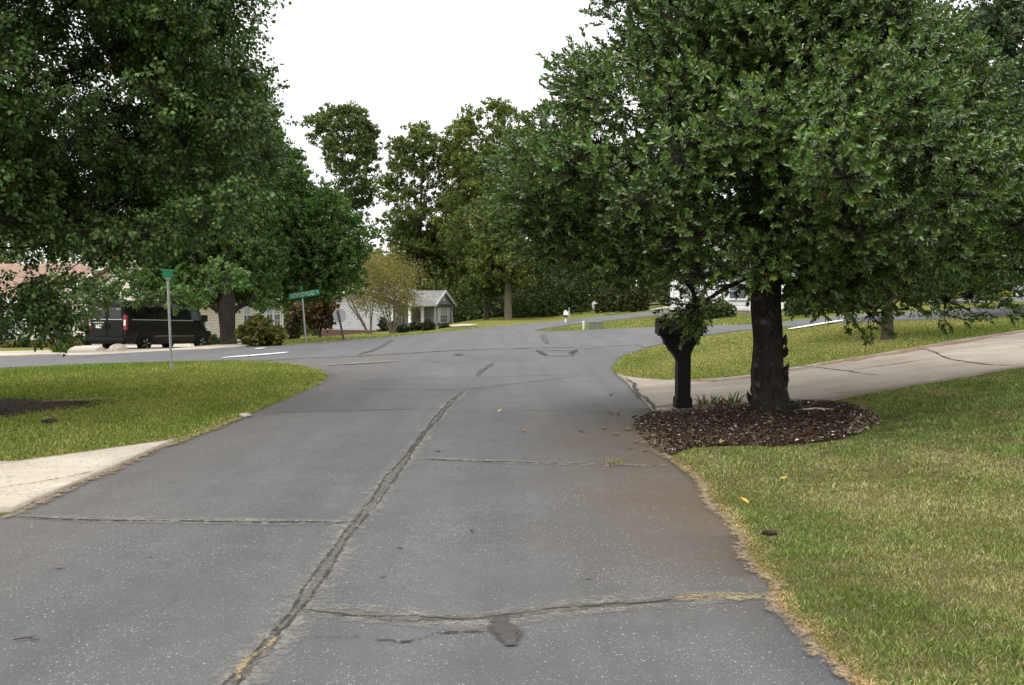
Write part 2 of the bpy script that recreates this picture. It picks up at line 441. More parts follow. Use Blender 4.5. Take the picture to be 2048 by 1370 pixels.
def sheet(name, poly, m, off, thick=0.06, mound=None, parent=None):
    """an outline in x,y laid on the terrain, cut along the ground's own grid lines"""
    bm = bmesh.new(); vs = [bm.verts.new((p[0], p[1], 0)) for p in poly]
    f = bm.faces.new(vs); f.normal_update()
    if f.normal.z < 0: f.normal_flip()
    bmesh.ops.triangulate(bm, faces=bm.faces[:], ngon_method='BEAUTY')
    xs = [p[0] for p in poly]; ys = [p[1] for p in poly]
    for arr, lo, hi, nrm in ((GX, min(xs), max(xs), (1, 0, 0)), (GY, min(ys), max(ys), (0, 1, 0))):
        for q in arr:
            if lo < q < hi:
                co = (q, 0, 0) if nrm[0] else (0, q, 0)
                bmesh.ops.bisect_plane(bm, geom=bm.verts[:] + bm.edges[:] + bm.faces[:], plane_co=co, plane_no=nrm, dist=1e-5)
    for v in bm.verts:
        d = math.hypot(v.co.x, v.co.y)
        v.co.z = tz(v.co.x, v.co.y) + off * (1 + d / 25.0) + (mound(v.co.x, v.co.y) if mound else 0)
    if thick:
        ed = [e for e in bm.edges if len(e.link_faces) == 1]
        r = bmesh.ops.extrude_edge_only(bm, edges=ed)
        for v in r['geom']:
            if isinstance(v, bmesh.types.BMVert): v.co.z -= thick
    me = bpy.data.meshes.new(name); bm.to_mesh(me); bm.free()
    return tag(link_mesh(name, me, m, parent, smooth=True), kind='structure') if parent is None else link_mesh(name, me, m, parent, smooth=True)

def ribbon(name, pts, width, m, off, parent, jit=0.02, step=0.12, taper=True, lat=0.0):
    P = resample(smooth_line(pts, 2), step, 0); n = len(P); P = np.array(P)
    t = np.gradient(P, axis=0); t /= np.linalg.norm(t, axis=1)[:, None] + 1e-9; nr = np.c_[-t[:, 1], t[:, 0]]
    k = np.convolve(_rs.normal(size=n + 8), np.ones(5) / 2.2, 'same')[4:n + 4] * jit
    P = P + nr * (k + lat)[:, None]
    vs, uv = [], []
    for i in range(n):
        w = width * 0.5 * (1 if not taper else min(1, 0.35 + min(i, n - 1 - i) * 0.12))
        for s in (-1, 1):
            x, y = P[i] + nr[i] * s * w
            vs.append((x, y, tz(x, y) + off * (1 + math.hypot(x, y) / 25.0))); uv.append((i * step, 0.5 + s * 0.5))
    fs = [(2 * i, 2 * i + 2, 2 * i + 3, 2 * i + 1) for i in range(n - 1)]
    me = bpy.data.meshes.new(name); me.from_pydata(vs, [], fs); me.update()
    ul = me.uv_layers.new(name='UVMap')
    for lp in me.loops: ul.data[lp.index].uv = uv[lp.vertex_index]
    me.calc_loop_triangles()
    bm = bmesh.new(); bm.from_mesh(me)
    for f in bm.faces:
        if f.normal.z < 0: f.normal_flip()
    bm.to_mesh(me); bm.free()
    return link_mesh(name, me, m, parent)

# outlines as they lie on the ground
LAWN_L_EDGE = gxy([(350, 890), (440, 858), (540, 812), (640, 770), (657, 753), (640, 740), (590, 729), (530, 724), (480, 722)])
LAWN_L_TOP = gxy([(480, 722), (340, 725), (200, 729), (0, 738)])
ROAD_R = gxy([(1232, 748), (1252, 764), (1275, 790), (1310, 825), (1315, 868), (1340, 922), (1390, 962), (1440, 1022), (1480, 1082), (1510, 1142), (1545, 1182), (1540, 1205), (1600, 1262), (1660, 1322), (1700, 1370)])
CONC_EDGE = gxy([(350, 884), (300, 906), (200, 950), (100, 992), (0, 1036)])
lx = CONC_EDGE[-1]
road_poly = ([(2.55, -5.0), (2.50, 2.0)] + smooth_line(ROAD_R[::-1], 1) + gxy([(1222, 738), (1245, 712), (1288, 698), (1276, 690), (1100, 695), (907, 701), (750, 711), (600, 717), (535, 722)])
             + smooth_line(LAWN_L_EDGE[::-1][3:], 1) + CONC_EDGE[1:] + [(-3.0, 1.5), (-2.95, -5.0)])
road = sheet('road', resample(road_poly, 0.25, 0.012, True), M['road'], 0.008)
cross_poly = gxy([(1276, 691), (1292, 696), (1400, 673), (1500, 660), (1700, 645), (1850, 639), (2048, 633), (2300, 628)]) \
    + gxy([(2300, 610), (2048, 613), (1850, 624), (1700, 632), (1560, 646), (1490, 651), (1320, 655), (1200, 660), (1110, 664), (1072, 664), (1085, 659), (1150, 649), (1230, 641), (1320, 631), (1400, 626)]) \
    + gxy([(1400, 619), (1320, 622), (1250, 630), (1150, 639), (1080, 646), (990, 654), (900, 664), (800, 673), (700, 681), (560, 693), (440, 698), (200, 710), (0, 715), (-500, 728)]) \
    + gxy([(-500, 756), (0, 738), (200, 729), (340, 725), (480, 722), (530, 723), (600, 718.5), (750, 712.5), (907, 702.5), (1100, 696.5)])
sheet('cross_street', resample(cross_poly, 0.5, 0.02, True), M['cross'], 0.014)
# far car park road beyond the right verge
sheet('far_road', resample(gxy([(1860, 607), (1960, 605.5), (2048, 605), (2400, 603)]) + gxy([(2400, 585), (2048, 590), (1900, 592), (1830, 598)]), 1.0, 0.02, True), M['cross'], 0.014)
drive_up = gxy([(1235, 752), (1256, 759), (1350, 766), (1430, 762), (1500, 755), (1600, 737), (1760, 712), (2048, 664), (2400, 622)])
drive_lo = gxy([(2400, 690), (2048, 735), (1900, 762), (1800, 778), (1700, 797), (1580, 813), (1450, 825), (1330, 838)])
drive_poly = smooth_line(drive_up, 1) + smooth_line(drive_lo, 1) + gxy([(1310, 826), (1275, 791), (1252, 765)])
drive = sheet('driveway', resample(drive_poly, 0.3, 0.01, True), M['conc'], 0.030)
walk_poly = CONC_EDGE[::-1] + gxy([(356, 884), (340, 886), (250, 899), (120, 918), (0, 935)]) + [(-9.0, 9.2), (-9.0, 6.0)]
walk = sheet('driveway_apron', resample(smooth_line(walk_poly, 1, True), 0.3, 0.008, True), M['conc_l'], 0.030)
sheet('neighbour_driveway', resample(gxy([(-500, 722), (0, 715), (120, 711), (235, 709), (420, 700), (500, 693), (420, 688), (290, 688), (160, 690), (140, 700), (90, 704), (0, 706), (-500, 712)]), 0.6, 0.02, True), M['conc_l'], 0.028)
sheet('footpath', resample(gxy([(905, 655), (940, 653.2), (955, 651.5), (925, 650.5), (895, 653)]), 0.5, 0.02, True), M['conc_l'], 0.03)
sheet('far_driveway', resample(gxy([(1300, 622), (1345, 617), (1420, 612), (1420, 608), (1330, 616)]), 0.8, 0.02, True), M['conc_l'], 0.03)
sheet('far_path', resample(gxy([(1290, 611), (1345, 609.5), (1345, 607.5), (1290, 608.5)]), 0.8, 0.0, True), M['conc_l'], 0.03)

# cracks, seams and marks
def marks(lines, name, mk, w, off, parent=road, jit=0.02, lat=0.0):
    for l in lines: ribbon(name, gxy(l), w, M[mk], off, parent, jit, lat=lat)
SEAM = [(450, 1395), (470, 1370), (520, 1310), (560, 1262), (600, 1215), (650, 1140), (690, 1080), (720, 1040), (760, 985), (800, 935), (840, 880), (880, 830), (910, 798), (930, 783)]
C1 = [(30, 1038), (200, 1043), (400, 1046), (560, 1048), (715, 1045)]
C2 = [(600, 1226), (700, 1230), (800, 1240), (880, 1245), (1000, 1240), (1100, 1227), (1250, 1211), (1350, 1201), (1510, 1192)]
C2B = [(610, 1272), (700, 1276), (790, 1296), (840, 1284), (900, 1274), (1000, 1268), (1020, 1262)]
C3 = [(840, 920), (900, 922), (1000, 926), (1100, 930), (1250, 935), (1335, 934)]
C4 = [(530, 828), (700, 824), (800, 821), (890, 819)]
C4B = [(900, 822), (1000, 824), (1130, 823)]
C5 = [(640, 780), (780, 781), (930, 783), (1000, 773), (1120, 759), (1160, 753)]
C6 = [(662, 768), (800, 761), (950, 757), (1100, 753), (1210, 748)]
C7 = [(955, 754), (963, 742), (974, 737), (986, 727)]
C9 = [(830, 722), (900, 729), (985, 729)]
marks([SEAM], 'worn_strip', 'halo', 0.28, 0.0115); marks([SEAM], 'seal_strip', 'seal', 0.08, 0.013, jit=.006); marks([SEAM], 'crack', 'crack_fine', 0.030, 0.0145, jit=0.010, lat=.025); marks([SEAM], 'crack', 'crack_fine', 0.026, 0.0152, jit=0.012, lat=-.024)
marks([C2], 'worn_strip', 'halo', 0.26, 0.0116); marks([C2], 'seal_strip', 'seal', 0.10, 0.0131, jit=.012); marks([C2], 'crack', 'crack', 0.022, 0.0146, jit=.018)
marks([C1, C3], 'worn_strip', 'halo', 0.20, 0.0117); marks([C1, C3], 'crack', 'crack', 0.034, 0.0147)
marks([C2B], 'crack', 'crack_fine', 0.020, 0.0147)
marks([C4, C5, C6, C9], 'crack', 'crack', 0.045, 0.0148)
marks([C4B], 'straw_strip', 'straw_crack', 0.09, 0.013); marks([[(1130, 823), (1290, 824)]], 'crack', 'halo', 0.06, 0.013)
marks([[(420, 845), (530, 828)], [(640, 737), (710, 729), (780, 724)]], 'straw_strip', 'straw_crack', 0.05, 0.0135)
marks([C7], 'seal_strip', 'seal', 0.14, 0.013); marks([C7], 'crack', 'crack', 0.04, 0.015)
marks([[(1360, 1207), (1440, 1198), (1530, 1196)]], 'straw_strip', 'straw_crack', 0.20, 0.0137)
marks([[(470, 1368), (500, 1330), (545, 1280)]], 'straw_strip', 'straw_crack', 0.05, 0.0158)
ribbon('oil_stain', gxy([(1008, 1238), (1010, 1266), (1013, 1298)]), 0.17, M['oil'], 0.0155, road, 0.01, 0.03)
cs = bpy.data.objects['cross_street']
marks([[(595, 719), (750, 713), (907, 702), (1100, 696.5), (1276, 690)]], 'crack', 'crack', 0.05, 0.0225, cs, 0.03)
marks([[(1087, 670), (1088, 676), (1094, 690)], [(720, 711), (760, 697), (785, 682)], [(914, 707), (918, 713), (922, 711)]], 'crack', 'seal', 0.22, 0.0225, cs)
marks([[(1075, 703), (1084, 709), (1093, 713)], [(1147, 712), (1143, 707), (1155, 701)]], 'crack', 'crack', 0.22, 0.024, cs)
marks([[(1077, 701), (1150, 702)], [(1097, 713), (1145, 712)], [(1155, 699), (1190, 698)], [(650, 733), (800, 724)]], 'worn_strip', 'halo', 0.5, 0.0222, cs)
marks([[(445, 718.5), (500, 714), (550, 710), (575, 707)]], 'stop_line', 'paint', 0.34, 0.0235, cs, 0.0)
marks([[(1578, 661), (1630, 652), (1692, 642)]], 'stop_line', 'paint', 0.42, 0.0235, cs, 0.0)
marks([[(512, 701), (528, 698.5)]], 'stop_line', 'paint', 0.3, 0.0235, cs, 0.0)
# bare soil where lawn and road meet, clay washed over the driveway
marks([[(1338, 920), (1392, 965), (1442, 1025), (1482, 1085), (1512, 1145), (1545, 1185), (1545, 1205), (1602, 1264), (1662, 1324), (1702, 1374)]], 'soil_strip', 'soil', 0.11, 0.019, jit=0.03)
marks([[(1270, 845), (1310, 890), (1345, 925)]], 'soil_strip', 'soil', 0.30, 0.0195)
marks([[(0, 1042), (100, 996), (200, 954), (300, 909), (370, 880), (440, 858), (500, 832)]], 'soil_strip', 'soil', 0.17, 0.019, jit=0.03)
marks([[(1380, 765), (1450, 766), (1520, 757), (1600, 742), (1760, 717), (2048, 669)]], 'soil_strip', 'clay', 0.55, 0.034, drive, 0.05)
marks([[(1300, 822), (1360, 818), (1480, 812), (1600, 803)]], 'soil_strip', 'clay', 0.5, 0.034, drive, 0.05)
marks([[(1560, 735), (1650, 742), (1760, 757)], [(1810, 700), (1870, 706), (1890, 722), (1960, 736), (2040, 738)], [(1700, 747), (1880, 722)]], 'crack', 'crack', 0.05, 0.035, drive)
marks([[(1250, 762), (1276, 790), (1312, 828)]], 'crack', 'crack', 0.09, 0.036, drive)
marks([[(0, 985), (100, 970), (205, 948)]], 'crack', 'soil', 0.05, 0.034, walk)

# ------------------------------------------------------------------ leaves & blades as numpy meshes
def np_mesh(name, V, F, C, m, parent=None, smooth=False):
    """V (n,3) F list of (k,4)/(k,3) arrays, C (n,3) per-vertex colour"""
    me = bpy.data.meshes.new(name)
    me.vertices.add(len(V)); me.vertices.foreach_set('co', V.astype(np.float32).ravel())
    k = F.shape[1]
    me.loops.add(F.size); me.loops.foreach_set('vertex_index', F.astype(np.int32).ravel())
    me.polygons.add(len(F)); me.polygons.foreach_set('loop_start', np.arange(0, F.size, k, dtype=np.int32))
    try: me.polygons.foreach_set('loop_total', np.full(len(F), k, np.int32))
    except Exception: pass
    me.update(calc_edges=True)
    if C is not None:
        a = me.color_attributes.new('col', 'FLOAT_COLOR', 'POINT')
        a.data.foreach_set('color', np.c_[np.clip(C, 0, 1), np.ones(len(C))].astype(np.float32).ravel())
    return link_mesh(name, me, m, parent, smooth)

def unit(a): return a / (np.linalg.norm(a, axis=1)[:, None] + 1e-9)

def leaves_geo(P, D, Nn, L, Wd, fold=0.25, droop=0.15, shape=(0.30, 0.85, 0.72, 0.80)):
    """each leaf: six points, two quads folded along the midrib"""
    n = len(P); D = unit(D); S = unit(np.cross(D, Nn)); Nn = np.cross(S, D)
    L = np.broadcast_to(L, n)[:, None]; Wd = np.broadcast_to(Wd, n)[:, None]
    a1, w1, a2, w2 = shape
    base = P; tip = P + D * L - Nn * droop * L
    def side(s, a, w): return P + D * L * a + S * s * Wd * 0.5 * w + Nn * (fold * Wd * 0.5 * w - droop * L * a * a)
    V = np.stack([base, side(-1, a1, w1), side(-1, a2, w2), tip, side(1, a2, w2), side(1, a1, w1)], 1).reshape(-1, 3)
    i = (np.arange(n) * 6)[:, None]
    F = np.concatenate([i + np.array([[0, 3, 2, 1]]), i + np.array([[0, 5, 4, 3]])], 1).reshape(-1, 4)
    return V, F

def quads_geo(P, D, Nn, L, Wd):
    n = len(P); D = unit(D); S = unit(np.cross(D, Nn))
    L = np.broadcast_to(L, n)[:, None]; Wd = np.broadcast_to(Wd, n)[:, None]
    V = np.stack([P - D * L * .5, P + S * Wd * .5 + D * L * 0.08, P + D * L * .5, P - S * Wd * .5 - D * L * .05], 1).reshape(-1, 3)
    F = (np.arange(n) * 4)[:, None] + np.arange(4)[None, :]
    return V, F

def crown_points(rs, n, prof, centre_xy, lobes=0.18, seed=0, shell=0.72, gap=0.0, gapfreq=1.4, sq=1.0):
    """points inside a crown: prof = [(z, r)...]; lobed outline, clumps and gaps"""
    zs = np.array([p[0] for p in prof]); r_ = np.array([p[1] for p in prof])
    nf = make_noise(1.6, 10, seed); ng = make_noise(gapfreq, 12, seed + 1)
    out = []
    zz = np.linspace(zs[0], zs[-1], 200); rr = np.interp(zz, zs, r_); cdf = np.cumsum(rr ** 1.4 + 0.02); cdf /= cdf[-1]
    tot = 0
    while tot < n:
        m = n * 3; z = np.interp(rs.rand(m), cdf, zz); th = rs.rand(m) * 2 * math.pi
        rad = np.interp(z, zs, r_)
        u = np.where(rs.rand(m) < shell, rs.uniform(0.62, 1.0, m), np.sqrt(rs.rand(m)) * 0.75)
        d = np.c_[np.cos(th), np.sin(th)]
        lob = 1 + lobes * nf(np.c_[d * 1.3, z * 0.55])
        x = centre_xy[0] + d[:, 0] * rad * u * lob; y = centre_xy[1] + d[:, 1] * rad * u * lob * sq
        p = np.c_[x, y, z]
        keep = ng(p) > gap - 1.6 * (rs.rand(m) ** 2)
        p = p[keep]; out.append(p); tot += len(p)
    return np.concatenate(out)[:n]

def skeleton(rs, trunk, tips, start=2, sag=0.05):
    """connect tips to the trunk, nearest already-grown node first; returns nodes, parents, root count"""
    nodes = [np.array(p, float) for p in trunk]; par = [i - 1 for i in range(len(trunk))]
    T0 = np.array(trunk, float)
    axis = T0[:, :2].mean(0)
    order = np.argsort(np.hypot(tips[:, 0] - axis[0], tips[:, 1] - axis[1]) + 0.25 * np.abs(tips[:, 2] - T0[-1, 2]))
    arr = np.zeros((len(trunk) + len(tips) * 3, 3)); arr[:len(trunk)] = T0; k = len(trunk)
    for t in tips[order]:
        d = arr[start:k] - t; dist = np.sqrt((d ** 2).sum(1))
        cost = dist + np.maximum(0, d[:, 2] + 0.2 * dist) * 1.1
        j = int(np.argmin(cost)) + start; a = arr[j]; L = dist[j - start]
        nseg = 1 if L < 0.5 else 2 if L < 1.6 else 3
        prev = j
        for s in range(1, nseg + 1):
            f = s / nseg; p = a + (t - a) * f
            if s < nseg: p = p + rs.normal(size=3) * L * 0.06 + np.array([0, 0, -sag * L * 4 * f * (1 - f)])
            arr[k] = p; par.append(prev); prev = k; k += 1
    return arr[:k], par

def wood_geo(nodes, par, ntrunk, trunk_r, tip_r, expo=2.3, sides=5, bump_=0.0, rs=None):
    n = len(nodes); w = np.zeros(n); kids = [0] * n
    for i in range(n):
        if par[i] >= 0: kids[par[i]] += 1
    for i in range(n - 1, -1, -1):
        if kids[i] == 0: w[i] = max(w[i], tip_r ** expo)
        if par[i] >= 0: w[par[i]] += w[i]
    rad = w ** (1 / expo)
    lim = np.interp(np.arange(n), np.arange(ntrunk), trunk_r[:ntrunk]) if ntrunk > 1 else rad
    sc_ = trunk_r[min(2, ntrunk - 1)] / max(rad[min(2, ntrunk - 1)], 1e-6)
    rad = np.maximum(rad * min(1.0, sc_ * 1.0), tip_r)
    rad[:ntrunk] = trunk_r[:ntrunk]
    A = [par[i] for i in range(ntrunk, n)]; B = list(range(ntrunk, n))
    a = nodes[A]; b = nodes[B]; ra = np.minimum(rad[A], rad[B] * 1.5); rb = rad[B]
    d = unit(b - a); ref = np.where(np.abs(d[:, 2:3]) > 0.9, np.array([[1.0, 0, 0]]), np.array([[0, 0, 1.0]]))
    s = unit(np.cross(d, ref)); t = np.cross(d, s); V = []; m = len(a)
    for P, r in ((a, ra), (b + d * rb[:, None] * 0.3, rb)):
        for j in range(sides):
            an = 2 * math.pi * j / sides; V.append(P + (s * math.cos(an) + t * math.sin(an)) * r[:, None])
    V = np.stack(V, 1).reshape(-1, 3); i = (np.arange(m) * 2 * sides)[:, None]
    F = np.concatenate([i + np.array([[j, (j + 1) % sides, sides + (j + 1) % sides, sides + j]]) for j in range(sides)], 1).reshape(-1, 4)
    return V, F

def trunk_geo(pts, rad, sides=14, rough=0.06, rs=None, flare=0.0):
    P = np.array(pts, float); n = len(P); V = []; nf = make_noise(6.0, 10, 5)
    for i in range(n):
        d = P[min(i + 1, n - 1)] - P[max(i - 1, 0)]; d /= np.linalg.norm(d)
        s = np.cross(d, [0, 1, 0.01]); s /= np.linalg.norm(s); t = np.cross(d, s)
        for j in range(sides):
            an = 2 * math.pi * j / sides; v = s * math.cos(an) + t * math.sin(an)
            q = nf((P[i] * np.array([1, 1, .8]) + v * 0.25)[None, :])[0]
            V.append(P[i] + v * rad[i] * (1 + rough * q))
    F = [(i * sides + j, i * sides + (j + 1) % sides, (i + 1) * sides + (j + 1) % sides, (i + 1) * sides + j) for i in range(n - 1) for j in range(sides)]
    return np.array(V), np.array(F)

def leaf_colors(rs, n, cl, base, var=0.25, per=6):
    """base = list of (colour, weight); cl = clump index per leaf"""
    cols = np.array([b[0] for b in base]); wts = np.array([b[1] for b in base], float); wts /= wts.sum()
    ncl = int(cl.max()) + 1; f = rs.choice(len(base), size=n, p=wts)
    cb = 1 + var * 0.6 * rs.normal(size=ncl)
    C = cols[f] * np.clip(cb[cl] * (1 + var * rs.normal(size=n)), 0.35, 1.9)[:, None]
    C[:, 0] *= 1 + 0.12 * rs.normal(size=n)
    return np.repeat(np.clip(C, 0.002, 0.9), per, 0)

def make_tree(name, seed, trunk, trunk_r, branchlets, twigs, spread, nleaf, leafL, leafW, colors, style, barkm, leafm, label, cat='tree', group=None,
              tip_r=0.008, flat=0.6, twig_len=0.25, rough=0.06, sides=5, sag=0.05, twig_wood=False, var=0.25, expo=2.3, trunk_name='trunk', start=2):
    rs = np.random.RandomState(seed)
    base = Vector(trunk[0]); root = empty(name, base, 0, label, cat, group); inv = np.array(base)
    nodes, par = skeleton(rs, trunk, branchlets, min(start, len(trunk) - 1), sag=sag)
    Vt, Ft = trunk_geo(trunk, trunk_r, rough=rough)
    Vw, Fw = wood_geo(nodes, par, len(trunk), np.array(trunk_r), tip_r, expo, sides)
    V = [Vt, Vw]; F = [Ft, Fw + len(Vt)]; nv = len(Vt) + len(Vw)
    # twigs round every branchlet end
    M_ = len(branchlets); tp = np.repeat(branchlets, twigs, 0); cl = np.repeat(np.arange(M_), twigs)
    ax = np.array(trunk[-1])[:2]; cz = branchlets[:, 2].mean()
    off = unit(rs.normal(size=(len(tp), 3))) * (rs.rand(len(tp)) ** .45)[:, None] * spread * 1.55 * np.array([1, 1, flat])
    tw = tp + off
    out = np.c_[tw[:, :2] - np.array(trunk)[:, :2].mean(0), (tw[:, 2] - cz) * 0.6]; out = unit(out)
    if style == 'holly': td = unit(out * 0.8 + np.array([0, 0, 0.55]) + 0.45 * rs.normal(size=out.shape) + 0.5 * unit(off))
    elif style == 'pear': td = unit(out * 0.7 + np.array([0, 0, -0.05]) + 0.6 * rs.normal(size=out.shape) + 0.4 * unit(off))
    else: td = unit(out + 0.8 * rs.normal(size=out.shape))
    if twig_wood:
        src = tp; d = tw + td * twig_len - src; r = 0.0035; a = src; b = tw + td * twig_len * 0.9
        dd = unit(b - a); s = unit(np.cross(dd, np.array([[0.2, 0.3, 0.93]]))); t = np.cross(dd, s); Q = []
        for P_, rr in ((a, r * 1.6), (b, r * 0.7)):
            for j in range(3):
                an = 2.094 * j; Q.append(P_ + (s * math.cos(an) + t * math.sin(an)) * rr)
        Q = np.stack(Q, 1).reshape(-1, 3); i = (np.arange(len(a)) * 6)[:, None]
        FF = np.concatenate([i + np.array([[j, (j + 1) % 3, 3 + (j + 1) % 3, 3 + j]]) for j in range(3)], 1).reshape(-1, 4)
        V.append(Q); F.append(FF + nv); nv += len(Q)
    V = np.concatenate(V) - inv; F = np.concatenate(F)
    np_mesh(trunk_name, V, F, None, barkm, root, smooth=True)
    nl = len(tw) * nleaf; k = np.tile(np.arange(nleaf), len(tw)); ti = np.repeat(np.arange(len(tw)), nleaf)
    f = (k + rs.rand(nl)) / nleaf
    T = td[ti]; ref = unit(rs.normal(size=(len(tw), 3)))[ti]; s = unit(np.cross(T, ref)); t = np.cross(T, s)
    an = k * 2.4 + rs.rand(nl) * 0.8; radial = s * np.cos(an)[:, None] + t * np.sin(an)[:, None]
    P = tw[ti] + T * (twig_len * (0.1 + 0.9 * f))[:, None]
    if style == 'holly':
        open_ = (0.9 - 0.45 * f + 0.15 * rs.normal(size=nl))[:, None]
        D = T * np.cos(open_) + radial * np.sin(open_); Nn = T * np.sin(open_) - radial * np.cos(open_) + 0.25 * rs.normal(size=(nl, 3))
        geo = leaves_geo; kw = dict(fold=0.22, droop=0.12, shape=(0.35, 0.85, 0.75, 0.78)); per = 6
    elif style == 'pear':
        P = P + radial * 0.03; D = unit(radial * 0.8 + T * 0.4 + np.array([0, 0, -0.55]) + 0.35 * rs.normal(size=(nl, 3)))
        Nn = unit(np.array([0, 0, 0.8]) + 0.7 * rs.normal(size=(nl, 3)) + 0.4 * out[ti]); geo = leaves_geo
        kw = dict(fold=0.28, droop=0.18, shape=(0.22, 0.95, 0.62, 0.85)); per = 6
    else:
        P = P + radial * twig_len * 0.5 * rs.rand(nl)[:, None]
        D = unit(rs.normal(size=(nl, 3)) + np.array([0, 0, -0.2])); Nn = unit(np.array([0, 0, 0.9]) + 0.9 * rs.normal(size=(nl, 3))); geo = quads_geo; kw = {}; per = 4
    L = leafL * (1 + 0.22 * rs.normal(size=nl)).clip(0.45, 1.6); Wd = leafW * (1 + 0.2 * rs.normal(size=nl)).clip(0.45, 1.6)
    # keep every leaf clear of the soil
    Vl, Fl = geo(P, D, Nn, L, Wd, **kw)
    C = leaf_colors(rs, nl, cl[ti], colors, var, per)
    np_mesh('crown', Vl - inv, Fl, C, leafm, root)
    root['n_leaves'] = nl
    return root, tw, td

# palette: albedo of leaves
G_PEAR = [((0.058, 0.110, 0.025), 5), ((0.085, 0.145, 0.032), 4), ((0.115, 0.170, 0.038), 1.4), ((0.042, 0.090, 0.024), 3), ((0.20, 0.14, 0.04), 0.06)]
G_HOLLY = [((0.066, 0.125, 0.029), 5), ((0.097, 0.160, 0.034), 4), ((0.150, 0.205, 0.044), 1.9), ((0.17, 0.18, 0.04), 0.15)]
G_OAK = [((0.105, 0.142, 0.036), 4), ((0.145, 0.168, 0.040), 3), ((0.190, 0.185, 0.042), 1.4), ((0.080, 0.115, 0.034), 2)]
G_OAK_Y = [((0.150, 0.172, 0.038), 4), ((0.200, 0.200, 0.042), 3), ((0.110, 0.135, 0.034), 2)]
G_DARK = [((0.048, 0.078, 0.026), 4), ((0.074, 0.105, 0.032), 3), ((0.105, 0.128, 0.036), 1)]


# ================================================================== TREES
rs0 = np.random.RandomState(3)
def zpt(px, py, d): return np.array(pt(px, py, d))

# --- the holly on the mulch bed
hb = at(1537, 832); HX, HY, HZ = hb
trunk = [(HX + 0.03, HY, HZ - 0.10), (HX + 0.02, HY, HZ + 0.05), (HX, HY, HZ + 0.25), (HX - 0.02, HY, HZ + 0.55), (HX - 0.04, HY, HZ + 0.95), (HX - 0.06, HY, HZ + 1.4), (HX - 0.08, HY, HZ + 1.9),
         (HX - 0.05, HY + .03, HZ + 2.6), (HX, HY + .03, HZ + 3.4), (HX + .04, HY, HZ + 4.4), (HX + .02, HY, HZ + 5.6), (HX, HY, HZ + 7.0), (HX, HY, HZ + 8.6)]
tr_r = [0.33, 0.30, 0.255, 0.225, 0.21, 0.20, 0.195, 0.165, 0.14, 0.11, 0.085, 0.05, 0.02]
prof = [(1.62, 1.0), (1.85, 2.2), (2.2, 2.85), (2.7, 3.15), (3.3, 3.1), (4.0, 2.6), (5.0, 2.2), (6.2, 1.9), (7.6, 1.3), (9.0, 0.35)]
pz = [(z + HZ - 0.05, r) for z, r in prof]
bl = np.concatenate([crown_points(np.random.RandomState(21), 600, pz, (HX, HY), lobes=0.14, seed=5, shell=0.97, gap=0.0, gapfreq=1.5),
                     crown_points(np.random.RandomState(20), 230, [(z, r * .66) for z, r in pz], (HX, HY), lobes=0.05, seed=6, shell=0.35, gap=-3)])
extra = np.array([zpt(*p) for p in [(1395, 612, 11.5), (1380, 632, 11.7), (1740, 630, 10.9), (1890, 600, 11.0), (1935, 592, 10.9), (1985, 588, 11.0),
    (1430, 180, 10.2), (1480, 240, 10.0), (1560, 200, 10.1), (1630, 230, 10.2), (1510, 130, 10.3), (1590, 300, 9.9), (1450, 300, 9.9), (1680, 260, 10.4), (1880, 220, 11.2), (1940, 240, 11.3), (1990, 270, 11.4), (1150, 130, 11.6),
    (1085, 265, 11.9), (1055, 360, 11.6), (1045, 410, 11.5), (1065, 460, 11.5), (1400, 550, 10.2), (1280, 545, 10.6), (1620, 585, 10.3), (1700, 575, 10.3), (2020, 420, 11.6), (2040, 480, 11.5), (2030, 540, 11.5), (2000, 350, 11.4)]])
# the low limbs over the mailbox and towards the white house have been pruned off
bl = bl[~((bl[:, 0] > HX - 1.45) & (bl[:, 0] < HX + .45) & (bl[:, 2] < HZ + 1.78))]
bl = np.concatenate([bl, extra])
holly, tw, td = make_tree('holly_tree', 31, trunk, tr_r, bl, 32, 0.26, 15, 0.058, 0.031, G_HOLLY, 'holly', M['bark_holly'], M['leaf_holly'],
    'large glossy dark holly tree on the mulch bed beside the black mailbox', 'tree', tip_r=0.006, flat=0.75, twig_len=0.17, rough=0.10, twig_wood=True, start=6)
